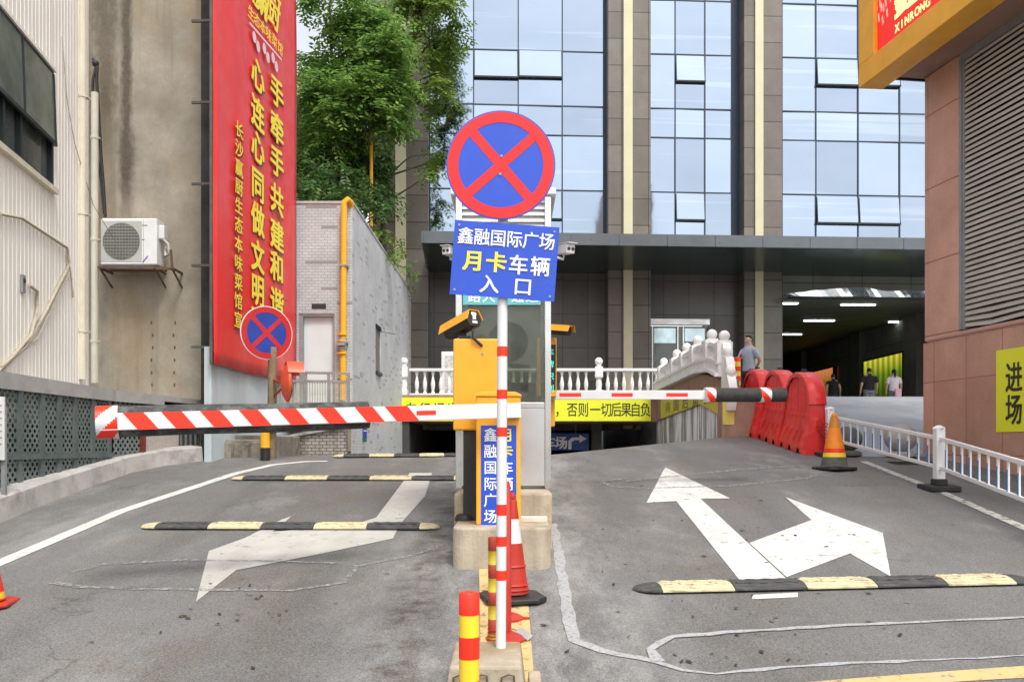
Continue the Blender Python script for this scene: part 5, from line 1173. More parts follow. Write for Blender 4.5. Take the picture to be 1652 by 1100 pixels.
a_, b_ = BN(402,37,.03), BN(454,97,.03); dn = Vector((0,0,.02)); mb.poly([a_-dn+bn_*.006, b_-dn+bn_*.006, b_+dn+bn_*.006, a_+dn+bn_*.006])
mb.build('emblem', mk('pale_pink_print', (.78,.62,.68), .5, .1, 9), bc)
# concrete block building with the air conditioner
cy = 15.25; cxr = P(326,0,cy).x
cb_ = thing('concrete_building', ((cxr-7.8)/2, cy+.5, CZ), 'old stained concrete block wall behind the air conditioner', 'building')
def mkold():
    m, nt, N, L, B = nm('rain_stained_render'); v = pos(N, L); sp = N.new('ShaderNodeSeparateXYZ'); L.new(v, sp.inputs[0])
    c = mix(N, L, ramp(N, L, noise(N, L, v, 1.3, 7, .65), .34, .68), (.25,.22,.17), (.42,.375,.30))
    c = mix(N, L, ramp(N, L, noise(N, L, pos(N, L, (.8,.8,.5)), 1.2, 5), .5, .68, 0, .6), c, (.36,.26,.14))
    c = mix(N, L, ramp(N, L, noise(N, L, pos(N, L, (3.2,3.2,.22)), 1, 6, .7), .52, .72, 0, .65), c, (.16,.12,.075))
    for xc, w, z0, z1, amt in ((P(204,0,cy).x, .11, CZ+4.3, CZ+14, .95), (P(168,0,cy).x, .3, CZ+5.6, CZ+14, .75), (P(205,0,cy).x, .16, CZ+4.6, CZ+5.4, .9), (P(215,0,cy).x, .4, CZ+1.2, CZ+2.9, .45)):
        a = N.new('ShaderNodeMath'); a.operation = 'SUBTRACT'; L.new(sp.outputs[0], a.inputs[0]); a.inputs[1].default_value = xc
        nz_ = N.new('ShaderNodeMath'); nz_.operation = 'MULTIPLY_ADD'; L.new(noise(N, L, pos(N, L, (3,3,1.6)), 1.4, 6, .7), nz_.inputs[0]); nz_.inputs[1].default_value = w*2.4; nz_.inputs[2].default_value = -w*1.2
        s = N.new('ShaderNodeMath'); L.new(a.outputs[0], s.inputs[0]); L.new(nz_.outputs[0], s.inputs[1])
        ab = N.new('ShaderNodeMath'); ab.operation = 'ABSOLUTE'; L.new(s.outputs[0], ab.inputs[0])
        f = ramp(N, L, ab.outputs[0], w*.35, w*1.15, amt, 0); f2 = ramp(N, L, sp.outputs[2], z0-.5, z0+.4); f3 = ramp(N, L, sp.outputs[2], z1-.4, z1+.4, 1, 0)
        mm = N.new('ShaderNodeMath'); mm.operation = 'MULTIPLY'; L.new(f, mm.inputs[0]); L.new(f2, mm.inputs[1]); m2 = N.new('ShaderNodeMath'); m2.operation = 'MULTIPLY'; L.new(mm.outputs[0], m2.inputs[0]); L.new(f3, m2.inputs[1])
        c = mix(N, L, m2.outputs[0], c, (.075,.058,.04) if z0 > CZ+3 else (.27,.17,.07))
    c = mix(N, L, ramp(N, L, noise(N, L, v, 22, 5, .7), .35, .7, 0, .35), c, (.24,.2,.15))
    L.new(c, B.inputs['Base Color']); B.inputs['Roughness'].default_value = .9
    b = N.new('ShaderNodeBump'); b.inputs['Strength'].default_value = .4; b.inputs['Distance'].default_value = .01; L.new(noise(N, L, v, 18, 6), b.inputs['Height']); L.new(b.outputs[0], B.inputs['Normal'])
    return m
mb = MB(); mb.box(-9.2, cxr, cy, cy+.55, CZ-1, CZ+12); mb.build('wall', mkold(), cb_, bevel=.02)
mb = MB()
for px in (245, 281):
    for k in range(6):
        mb = MB(); p = P(px+random.uniform(-2,2), 520+20*k, cy-.008); mb.box(p.x-.012, p.x+.012, cy-.01, cy-.001, p.z-.03, p.z+.02); mb.build('anchor_bolt', RUST, cb_)
ay = 14.75; ac = thing('air_conditioner', P(210,432,ay), 'white outdoor air conditioner unit on a rusty bracket on the stained wall', 'air conditioner')
ax0, ax1 = P(162,0,ay).x, P(253,0,ay).x; az0, az1 = P(0,427,ay).z, P(0,352,ay).z
mb = MB(); mb.box(ax0, ax1, ay, ay+.33, az0, az1); acb = mb.build('casing', ACW, ac, bevel=.02)
gxc, gzc, gr = P(196,0,ay).x, (az0+az1)/2, .315
mb = MB(); mb.box(gxc-.345, gxc+.345, ay-.006, ay-.001, gzc-.345, gzc+.345); gp_ = mb.build('grille_plate', mk('grey_grille_plate', (.46,.45,.41), .6, .1, 4), acb)
mb = MB(); n = 32; mb.poly([(gxc+gr*math.cos(2*math.pi*i/n), ay-.008, gzc+gr*math.sin(2*math.pi*i/n)) for i in range(n)][::-1]); mb.build('fan_well', mk('dark_fan_well', (.10,.095,.085), .7, .2, 4), gp_)
mb = MB()
for k in range(-12, 13):
    x = gxc+k*.0255; hh = math.sqrt(max(0, gr**2-(k*.0255)**2)); mb.box(x-.003, x+.003, ay-.018, ay-.013, gzc-hh, gzc+hh)
for k in range(-5, 6):
    z = gzc+k*.052; hh = math.sqrt(max(0, gr**2-(k*.052)**2)); mb.box(gxc-hh, gxc+hh, ay-.022, ay-.018, z-.004, z+.004)
mb.build('fan_grille', mk('grey_grille_wire', (.34,.34,.3), .6, .1, 4), gp_)
mb = MB(); px_l = P(234,0,ay).x; mb.box(P(231,0,ay).x, P(231,0,ay).x+.004, ay-.003, ay+.001, az0+.02, az1-.02); mb.box(px_l-.05, px_l+.04, ay-.004, ay-.001, az1-.13, az1-.115); mb.box(px_l-.055, px_l-.01, ay-.004, ay-.001, gzc+.02, gzc+.035, 0)
mb.poly([(px_l-.05,ay-.003,az0+.04),(px_l-.03,ay-.003,az0+.035),(px_l+.05,ay-.003,az0+.13),(px_l+.045,ay-.003,az0+.16)], 1)
mb.build('marking', [mk('grey_marking', (.2,.2,.2), .5, .1, 4), mk('purple_swoosh', (.16,.06,.4), .5, .1, 4)], acb)
mb = MB(); mb.box(ax1, ax1+.10, ay+.06, ay+.24, az1-.34, az1-.1); mb.build('valve_cover', ACW, acb, bevel=.02)
mb = MB(); mb.tube([(ax1+.04,ay+.1,az1-.3),(ax1+.16,ay+.08,az1-.42),(ax1+.18,ay+.1,az1-.58),(ax1+.1,ay+.12,az1-.62),(ax1+.06,ay+.2,az1-.45)], .022, 8); mb.build('hose', mk('grey_insulation', (.5,.5,.46), .7, .15, 9), acb, smooth=50)
mb = MB(); mb.bar((ax0-.06,ay+.03,az0-.04),(ax1+.28,ay+.05,az0-.06), .03, .04); mb.bar((ax0-.02,ay+.3,az0-.04),(ax1+.05,ay+.3,az0-.04), .03, .04)
for x in (ax0-.03, ax1-.05, ax1+.24): mb.bar((x,ay+.0,az0-.05),(x,cy,az0-.05), .03, .035); mb.bar((x,ay+.06,az0-.06),(x,cy,az0-.30), .025, .025)
mb.bar((ax1+.25,ay+.03,az0-.07),(ax1+.22,ay+.04,az0+.26), .035, .03, up=(0,1,0)); mb.build('bracket', RUST, ac)
# hanging cables on the wall
cbt = MB(); cbt.tube([P(150,95,15.0),P(155,105,15.0),P(150,130,15.0),P(149,165,15.0),P(157,200,15.0),P(155,240,15.0),P(163,290,15.0),P(168,345,15.0)], .022, 7); cbt.tube([P(157,100,15.0),P(156,130,15.0),P(159,180,15.0),P(163,250,15.0),P(167,300,15.0),P(170,350,15.0)], .026, 7); cbt.ball(P(154,103,15.0), .06, 8)
tag(cbt.build('hanging_cable', BLK, smooth=60), 'thick black cables hanging above the air conditioner', 'cable')
# white corrugated building
vd = Vector((-.17,1,0)).normalized(); vn = Vector((vd.y,-vd.x,0)); v0 = P(143,620,13.35); v0.z = 0
VM = frame(v0, -vd, vn, Vector((0,0,1)))              # x towards the camera
def RV(px, py, off=0): return RP(px, py, v0+vn*off, vn)
def vx(px, py=400): return (RV(px, py)-v0).dot(-vd)
wb_ = thing('metal_building', (v0.x-.2, 11.5, CZ+.7), 'cream corrugated metal building with a dark window at left', 'building')
zb0 = CZ+.3; L = 6.0; wx0, wx1 = vx(84), 7.2; wz0, wz1 = RV(84,304).z, RV(84,116).z
def corr(mb, x0, x1, z0, z1, pitch=.125):
    x = x0; pr = []
    while x < x1-1e-6:
        for dx, dy in ((0,0),(.085,0),(.092,-.006),(.112,-.006)):
            if x+dx <= x1: pr.append((x+dx, dy))
        x += pitch
    pr.append((x1, 0)); n = len(pr)
    mb.add([(a,b,z0) for a, b in pr]+[(a,b,z1) for a, b in pr], [(i, i+1, n+i+1, n+i) for i in range(n-1)])
mb = MB(); mb.M = VM; corr(mb, 0, wx0, zb0, CZ+10); corr(mb, wx0, wx1, zb0, wz0); corr(mb, wx0, wx1, wz1, CZ+10); mb.box(-.02, 7.2, -.4, -.05, zb0, CZ+10) if False else None
mb.box(0, .02, -.35, -.02, zb0, CZ+10); mb.build('corrugated_wall', WHITEW, wb_)
mb = MB(); mb.M = VM; mb.box(0.03, 7.2, -.5, -.3, zb0, CZ+10); mb.build('inner_wall', mk('dark_room', (.05,.055,.05), .8, .3, 2), wb_)
mb = MB(); mb.M = VM; fw = .06
mb.box(wx0+.001, wx1, -.1, .02, wz1-fw, wz1); mb.box(wx0+.001, wx1, -.1, .02, wz0, wz0+fw); mb.box(wx0+.001, wx0+fw, -.1, .02, wz0+fw, wz1-fw)
u1, u2 = vx(32), vx(4); mb.box(u1-.03, u1+.03, -.1, .018, wz0+fw, wz1-fw); mb.box(u2-.03, u2+.03, -.1, .018, wz0+fw, wz1-fw)
wf = mb.build('window', DARKM, wb_)
mb = MB(); mb.M = VM; mb.box(wx0+fw, wx1, -.06, -.05, wz0+fw, wz1-fw); mb.build('pane', GLASSD, wf)
zh = wz1-.05; zl_ = RV(88,238).z; op_ = .055
mb = MB(); mb.M = VM; mb.add([(wx0+.03,.022,zh),(wx1,.022,zh),(wx1,op_,zl_),(wx0+.03,op_,zl_)], [(0,1,2,3)]); tl = mb.build('tilting_sash', mk('greenish_sash_glass', (.15,.18,.15), .08, .4, 1.5, spec=.8), wf)
mb = MB(); mb.M = VM; mb.bar((wx0+.01,op_,zl_),(wx1,op_,zl_), .04, .05)
for u in (wx0+.03, u1): mb.bar((u,.025,zh),(u,op_,zl_), .035, .03, up=(0,1,0))
mb.build('sash_frame', DARKM, tl)
mb = MB(); mb.M = VM; mb.box(wx0-.06, wx1, .0, .07, wz0-.07, wz0-.001); mb.build('sill', CREAM, wb_)
mb = MB(); mb.M = VM; mb.box(wx0-.04, wx1, .0, .05, wz1+.001, wz1+.05); mb.build('window_head', WHITEW, wb_)
def downpipe(px, py0, py1, d, r, label, mat=CREAM):
    t = thing('drain_pipe', P(px,py1,d), label, 'drain pipe', 'cream drain pipes'); mb = MB(); a, b = P(px,py1,d), P(px,py1,d); b.z = P(px,py0,d).z
    mb.tube([a, b], r, 12); mb.build('pipe', mat, t, smooth=50)
    mb = MB(); z = a.z+.7
    while z < b.z: mb.lathe([(r*1.15,0),(r*1.15,.05)], (a.x,a.y,z), 12); mb.box(a.x-r*1.4, a.x+r*1.4, a.y, a.y+r*1.8, z+.01, z+.03); z += 1.75
    mb.build('pipe_clip', CREAM, t)
downpipe(132, -30, 612, 12.95, .062, 'tall cream drain pipe at the end of the corrugated wall')
downpipe(153, 150, 618, 14.95, .06, 'shorter cream drain pipe left of the air conditioner')
mb = MB(); mb.M = VM
for pts, r in (([(0,592),(40,560),(75,500),(112,425),(108,400),(70,375),(35,352),(0,345)], .02), ([(-5,600),(20,575),(50,540),(60,500),(60,470),(47,460)], .022), ([(-5,608),(30,570),(60,545),(95,470),(112,440)], .014), ([(118,480),(114,440),(108,412)], .012), ([(100,60),(108,160),(120,230),(150,330),(175,372),(205,420)], .006)):
    MBt = [VM.inverted() @ (RV(a, b, .03)) for a, b in pts]; mb.tube(MBt, r, 6)
tag(mb.build('wall_cable', mk('dusty_beige_cable', (.42,.37,.28), .7, .2, 9), smooth=60), 'dusty beige cables looping over the cream corrugated wall', 'cable')
p = RV(35,458); mb = MB(); mb.M = frame(p, -vd, vn, Vector((0,0,1))); mb.box(-.05,.05,0.001,.03,-.11,.11); mb.tube([(0,.03,.04),(0,.04,.04)], .03, 10, 1); tag(mb.build('wall_socket', [GREYM, BLK]), 'small metal socket box on the cream corrugated wall', 'socket')
# shed roof and perforated screen
fs_ = thing('perforated_fence', (-5.85, 12.8, CZ-.5), 'grey perforated metal screen under a sloping shed roof', 'fence')
FX = -5.86; fztop = lambda y: CZ+float(np.interp(y, [8,16.5], [.87,.76]))
fpath = [(FX,7.5),(FX,12.75),(-5.36,15.05)]
def fseg(y0, y1):       # ends of a run of screen between two distances
    f = lambda y: (FX if y <= 12.75 else FX+(y-12.75)/2.3*.50, y)
    return f(y0), f(y1)
def slab(mb, y0, y1, off, th, z0, z1):
    (xa, ya), (xb, yb) = fseg(y0, y1); d = Vector((xb-xa, yb-ya, 0)).normalized(); n = Vector((d.y, -d.x, 0))
    a = Vector((xa, ya, 0))+n*off; b = Vector((xb, yb, 0))+n*off
    mb.prism([a+Vector((0,0,z0)), b+Vector((0,0,z0)), b+Vector((0,0,z1 if not callable(z1) else z1(y1))), a+Vector((0,0,z1 if not callable(z1) else z1(y0)))], n*-th)
mb = MB(); zr_ = lambda y: fztop(y)
mb.add([(FX-.0,7.5,zr_(7.5)),(FX,12.75,zr_(12.75)),(-5.36,15.05,zr_(15.05)),(-5.5,15.24,zr_(15)+.02),(-8.2,15.24,zr_(15)+.16),(-8.2,7.5,zr_(7.5)+.16)], [(0,1,2,3,4,5)])
ro = mb.build('shed_roof', GREYM, fs_); ro.modifiers.new('thickness', 'SOLIDIFY').thickness = .04
FLM = mk('grey_flashing', (.36,.36,.35), .5, .15, 3, stain=((.25,.24,.22), .5, 4, .5))
mb = MB(); slab(mb, 7.5, 12.749, .05, .03, CZ+.66, lambda y: fztop(y)+.015); slab(mb, 12.751, 13.9, .05, .03, CZ+.66, lambda y: fztop(y)+.015); slab(mb, 13.901, 15.05, .05, .03, CZ+.72, lambda y: fztop(y)+.015); mb.build('roof_flashing', FLM, fs_)
for a, b in ((8.2,10.3),(10.33,11.6),(11.63,12.7),(12.76,13.35)):
    mb = MB(); slab(mb, a, b, 0, .01, CZ-1.1, CZ+.66); mb.build('perforated_panel', PERF, fs_)
FRM = mk('dark_fence_frame', (.10,.125,.118), .6, .2, 4)
for y in (8.2,8.75,9.15,9.75,10.31,10.8,11.2,11.61,12.1,12.6):
    mb = MB(); mb.box(FX+.001, FX+.03, y-.045, y+.045, CZ-1.1, CZ+.66); mb.build('upright', FRM, fs_)
for z in (-.12,-.48):
    mb = MB(); mb.box(FX+.0305, FX+.045, 8.2, 12.7, CZ+z-.035, CZ+z+.035); mb.build('cross_rail', FRM, fs_)
mb = MB(); slab(mb, 13.37, 13.45, .04, .08, CZ-.7, CZ+.6); mb.build('red_post', mk('dull_red_paint', (.16,.03,.02), .7, .2, 4), fs_)
mb = MB(); slab(mb, 13.46, 14.35, 0, .01, CZ-.7, CZ+.45); mb.build('mesh_panel', mk('pinkish_mesh', (.42,.38,.35), .7, .3, 40), fs_)
mb = MB(); slab(mb, 14.37, 15.05, -.12, .02, CZ-.7, CZ+.7); mb.build('back_panel', mk('dark_green_board', (.06,.065,.055), .7, .2, 3), fs_)
for k in range(5): mb = MB(); slab(mb, 14.4+.14*k, 14.43+.14*k, -.08, .03, CZ-.7, CZ+.4); mb.build('batten', GREYM, fs_)
mb = MB(); mb.box(-7.0, -6.9, 7.5, 15.2, CZ-1.2, CZ+.9); mb.build('rear_wall', mk('dim_shed_wall', (.05,.045,.038), .8, .3, 2), fs_)
nb = thing('notice_board', (-5.7, 9.4, CZ-.6), 'pale notice board at the left photo edge in front of the perforated screen', 'notice board')
mb = MB(); p1_, p2_ = P(-30,640,9.45), P(7,742,9.45); mb.box(p1_.x, p2_.x, 9.44, 9.47, p2_.z, p1_.z); nbd = mb.build('board', WHT, nb, bevel=.004)
mb = MB()
for k in range(7): mb.box(p1_.x+.03, p2_.x-.02, 9.436, 9.439, p1_.z-.1-.07*k, p1_.z-.085-.07*k)
mb.build('print', mk('grey_print', (.3,.3,.34), .6, .1, 4), nbd)
mb = MB(); mb.box(p1_.x, p1_.x+.04, 9.475, 9.52, gz(-5.6,9.4), p1_.z-.1); mb.box(p2_.x-.05, p2_.x-.01, 9.475, 9.52, gz(-5.6,9.4), p1_.z-.1); mb.build('leg', GREYM, nb)
# kerb
kp = [G(-70,875), G(0,844), G(76,812), G(153,783), G(214,762), G(267,751), G(328,743.5)]
kb = MB(); hs_ = [.27,.27,.26,.25,.25,.25,.24]
vs = []
for i, p in enumerate(kp):
    a = kp[max(0,i-1)]; b = kp[min(len(kp)-1,i+1)]; t = b-a; t.z = 0; t.normalize(); n = Vector((-t.y,t.x,0)); z = gz(p.x,p.y)
    vs += [(p.x,p.y,z-.1),(p.x+n.x*.03,p.y+n.y*.03,z+hs_[i]-.02),(p.x+n.x*.05,p.y+n.y*.05,z+hs_[i]),(p.x+n.x*.36,p.y+n.y*.36,z+hs_[i]+.02),(p.x+n.x*.36,p.y+n.y*.36,z-.1)]
m = 5; n = len(kp)
kb.add(vs, [(i*m+j,(i+1)*m+j,(i+1)*m+j+1,i*m+j+1) for i in range(n-1) for j in range(m-1)]+[[0,1,2,3,4],[(n-1)*m+j for j in range(m)][::-1]])
tag(kb.build('kerb_wall', KERB, smooth=30), 'long pale concrete kerb curving along the left lane', 'kerb')
lw = MB(); a = P(330,745,14.6); lw.box(a.x-.05, P(425,0,14.8).x, 14.75, 15.2, gz(-4.5,14.7)-.1, CZ+.12); lw.box(a.x+.25, P(425,0,15).x, 15.2, 17.6, gz(-4.5,14.7)-.1, CZ+.2)
for k in range(3): lw.box(a.x+.17+.28*k, a.x+.42+.28*k, 14.70, 14.749, gz(-4.5,14.7)-.05, CZ+.08-.03*(k % 2))
tag(lw.build('broken_wall', mk('mossy_concrete', (.22,.20,.16), .9, .3, 3, .6, stain=((.05,.055,.03), .7, 4, .5)), bevel=.03), 'low broken mossy concrete wall at the end of the kerb', 'wall')

# ================================================================== TREES AND PLANTS
def leaf_mesh(name, clumps, n_per, size, mat, parent, flat=.55, droop=.35, seed=1, pinnate=True):
    """clumps: (centre, radius). Leaves sit on sprays: many small blades through each clump's volume"""
    g = np.random.default_rng(seed); V = []
    for c, r in clumps:
        n = int(n_per*(r/.5)**2*g.uniform(.75,1.25))
        if pinnate:
            k = max(3, n//14); d = g.normal(size=(k,3)); d[:,2] = d[:,2]*flat; d /= np.linalg.norm(d, axis=1)[:,None]
            rad = r*g.uniform(.3,1.0,(k,1))**.6; tip = np.array(c)+d*rad*np.array([1,1,.75])
            ax = d.copy(); ax[:,2] -= droop; ax += g.normal(size=(k,3))*.35; ax /= np.linalg.norm(ax, axis=1)[:,None]
            t = (np.arange(14)//2-3)/3.5; L = size*2.3
            side = np.cross(ax, [0,0,1]); side /= (np.linalg.norm(side, axis=1)[:,None]+1e-6)
            pos_ = (tip[:,None,:]+ax[:,None,:]*(t[None,:,None]*L)).reshape(-1,3)
            sg = np.tile(np.where(np.arange(14) % 2, 1, -1), k)[:,None]
            di = np.repeat(side, 14, 0)*sg+np.repeat(ax, 14, 0)*.45; di[:,2] -= g.uniform(.0,.5,len(di)); di += g.normal(size=di.shape)*.12
            nr = np.repeat(np.cross(ax, side), 14, 0)
        else:
            d = g.normal(size=(n,3)); d /= np.linalg.norm(d, axis=1)[:,None]; pos_ = np.array(c)+d*r*g.uniform(.2,1,(n,1))**.5*np.array([1,1,.9])
            di = d*.6+g.normal(size=(n,3))*.5; di[:,2] -= droop; nr = g.normal(size=(n,3)); nr[:,2] += 1.2
        di /= np.linalg.norm(di, axis=1)[:,None]+1e-6; w = np.cross(nr, di); w /= np.linalg.norm(w, axis=1)[:,None]+1e-6
        s = size*g.uniform(.7,1.25,(len(di),1)); a = pos_; b = a+di*s*.5+w*s*.2; e = a+di*s; f = a+di*s*.5-w*s*.2
        V.append(np.stack([a,b,e,f], 1).reshape(-1,3))
    V = np.concatenate(V); nq = len(V)//4
    if parent is not None: V = V-np.array(chain(parent).translation)
    me = bpy.data.meshes.new(name); me.vertices.add(len(V)); me.vertices.foreach_set('co', V.ravel().astype(np.float32))
    me.loops.add(nq*4); me.loops.foreach_set('vertex_index', np.arange(nq*4, dtype=np.int32)); me.polygons.add(nq)
    me.polygons.foreach_set('loop_start', np.arange(0, nq*4, 4, dtype=np.int32)); me.polygons.foreach_set('loop_total', np.full(nq, 4, dtype=np.int32))
    me.materials.append(mat); me.update(calc_edges=True); me.validate()
    o = bpy.data.objects.new(name, me); COL.objects.link(o); o.parent = parent; return o
def tree(base, trunk, clumps, label, mat, n_per, size, r0=.13, seed=1, **kw):
    t = thing('tree', base, label, 'tree', 'trees behind the tiled building'); rr = random.Random(seed); mb = MB()
    k = len(trunk); mb.tube(trunk, [r0*(1-.75*i/(k-1)) for i in range(k)], 9)
    for c, r in clumps[::3]:
        c = Vector(c); a = Vector(trunk[-1]); best = min((Vector(trunk[i]).lerp(Vector(trunk[i+1]), f) for i in range(k-1) for f in (0,.3,.6,1)), key=lambda q: (q-c).length+max(0, q.z-c.z+.5)*3)
        mid = best.lerp(c, .5)+Vector((rr.uniform(-.2,.2), rr.uniform(-.2,.2), rr.uniform(.0,.25))); mb.tube([best, mid, c], [r0*.33, r0*.2, r0*.06], 5)
    mb.build('trunk', BARK, t, smooth=50)
    leaf_mesh('crown', clumps, n_per, size, mat, t, seed=seed, **kw)
    return t
def pc_(rng, px0, px1, py0, py1, d0, d1, r0, r1, n):
    out = []
    for _ in range(n):
        d = rng.uniform(d0, d1); out.append((tuple(P(rng.uniform(px0, px1), rng.uniform(py0, py1), d)), rng.uniform(r0, r1)))
    return out
rg = random.Random(5)
SZ = ttop-.1
cl = pc_(rg, 495,625,115,230,24.5,27,.5,.85,26)+pc_(rg, 560,640,60,150,24.5,27,.45,.75,12)+pc_(rg, 480,615,-60,80,24.5,27.5,.35,.65,13)+pc_(rg, 605,655,140,212,24.8,26.5,.32,.5,8)+pc_(rg, 485,560,230,290,25,27,.4,.65,8)+pc_(rg,470,620,-260,-60,25,27.5,.5,.8,8)
tree((-5.6,25.6,SZ), [(-5.6,25.6,SZ),(-5.5,25.6,CZ+6.6),(-5.2,25.6,CZ+8.4),(-5.3,25.7,CZ+10.5),(-5.4,25.7,CZ+13)], cl, 'bright green feathery tree right of the red banner', LEAF, 400, .19, seed=3)
cl = pc_(rg, 640,738,-20,58,28,29.4,.38,.6,11)+pc_(rg, 695,736,60,120,28.5,29.6,.25,.42,9)+pc_(rg, 655,730,135,168,28,29.4,.22,.34,7)+pc_(rg, 692,716,190,285,28.8,29.6,.16,.27,8)+pc_(rg, 620,720,-200,-30,27.5,29.6,.45,.75,7)+pc_(rg, 692,712,120,200,28.8,29.6,.2,.3,5)
tree((-4.3,28.6,SZ), [(-4.3,28.6,SZ),(-4.2,28.6,CZ+8),(-3.9,28.7,CZ+11),(-3.3,28.9,CZ+13.5),(-3.0,28.9,CZ+15)], cl, 'yellow green tree reaching over the leftmost granite column and glass', LEAFY, 300, .2, seed=4, droop=.6)
cl = pc_(rg, 472,610,190,335,26.5,29.2,.45,.8,38)+pc_(rg, 472,545,110,200,27.5,29.2,.4,.65,7)+pc_(rg, 570,618,255,335,26,28,.3,.5,9)
tree((-6.3,28.2,SZ), [(-6.3,28.2,SZ),(-6.2,28.2,CZ+7),(-5.9,28.2,CZ+10)], cl, 'dense dark tree deep behind the feathery tree', LEAFD, 260, .22, seed=6, pinnate=False)
cl = pc_(rg, 470,605,262,335,21.5,23.5,.3,.5,14)+pc_(rg, 590,628,300,345,23,25,.22,.36,8)
tree((-5.3,22.4,SZ), [(-5.3,22.4,SZ),(-5.2,22.4,CZ+5.9),(-4.9,22.6,CZ+6.6)], cl, 'young dark leafed tree just above the tiled wall top', LEAFD, 240, .18, r0=.06, seed=8)
for i, (px, py, d, r, lab) in enumerate(((628,392,23.6,.45,'leafy creeper hanging over the top of the tiled side wall'), (656,432,27.2,.28,'small weed tuft near the far end of the tiled side wall'), (657,458,28.3,.22,'thin dry weed hanging from the far wall top'))):
    p = P(px, py, d); t = thing('creeper', p, lab, 'plant', 'plants on the tiled wall'); p.x = max(p.x, -3.5)
    leaf_mesh('foliage', [(tuple(p), r), (tuple(p+Vector((.15,.3,-.25))), r*.7), (tuple(p+Vector((-.2,-.6,.15))), r*.8)], 240, .12, LEAFY if i == 0 else LEAF, t, seed=20+i)
    mb = MB(); mb.tube([p+Vector((-.35,0,.1)), p, p+Vector((.1,.2,-.3))], .012, 5); mb.build('stem', BARK, t)

# ================================================================== PEOPLE
def skin_body(name, nodes, edges, root, mat, parent, M5, sub=1):
    me = bpy.data.meshes.new(name); me.from_pydata([n[0] for n in nodes], edges, [])
    o = bpy.data.objects.new(name, me); COL.objects.link(o)
    sk = o.modifiers.new('skin', 'SKIN'); sk.use_smooth_shade = True; ss_ = o.modifiers.new('subdiv', 'SUBSURF'); ss_.levels = ss_.render_levels = sub
    me.update()
    if not me.skin_vertices: bpy.context.view_layer.update()
    for i, n in enumerate(nodes): me.skin_vertices[0].data[i].radius = n[1] if isinstance(n[1], tuple) else (n[1], n[1])
    me.skin_vertices[0].data[root].use_root = True
    bpy.context.view_layer.update()
    m2 = bpy.data.meshes.new_from_object(o.evaluated_get(bpy.context.evaluated_depsgraph_get()))
    bpy.data.objects.remove(o); m2.name = name; m2.materials.clear(); m2.materials.append(mat)
    r = bpy.data.objects.new(name, m2); COL.objects.link(r); r.parent = parent; return r
def ellring(c, rx, ry, n=16, ang=0):
    return [(c[0]+rx*math.cos(2*math.pi*i/n)*math.cos(ang)-ry*math.sin(2*math.pi*i/n)*math.sin(ang), c[1]+rx*math.cos(2*math.pi*i/n)*math.sin(ang)+ry*math.sin(2*math.pi*i/n)*math.cos(ang), c[2]) for i in range(n)]
def loft(mb, rings, mat=0):
    n = len(rings[0]); vs = [p for r in rings for p in r]; k = len(rings)
    mb.add(vs, [(i*n+j, i*n+(j+1)%n, (i+1)*n+(j+1)%n, (i+1)*n+j) for i in range(k-1) for j in range(n)]+[[j for j in range(n)][::-1], [(k-1)*n+j for j in range(n)]], mat)
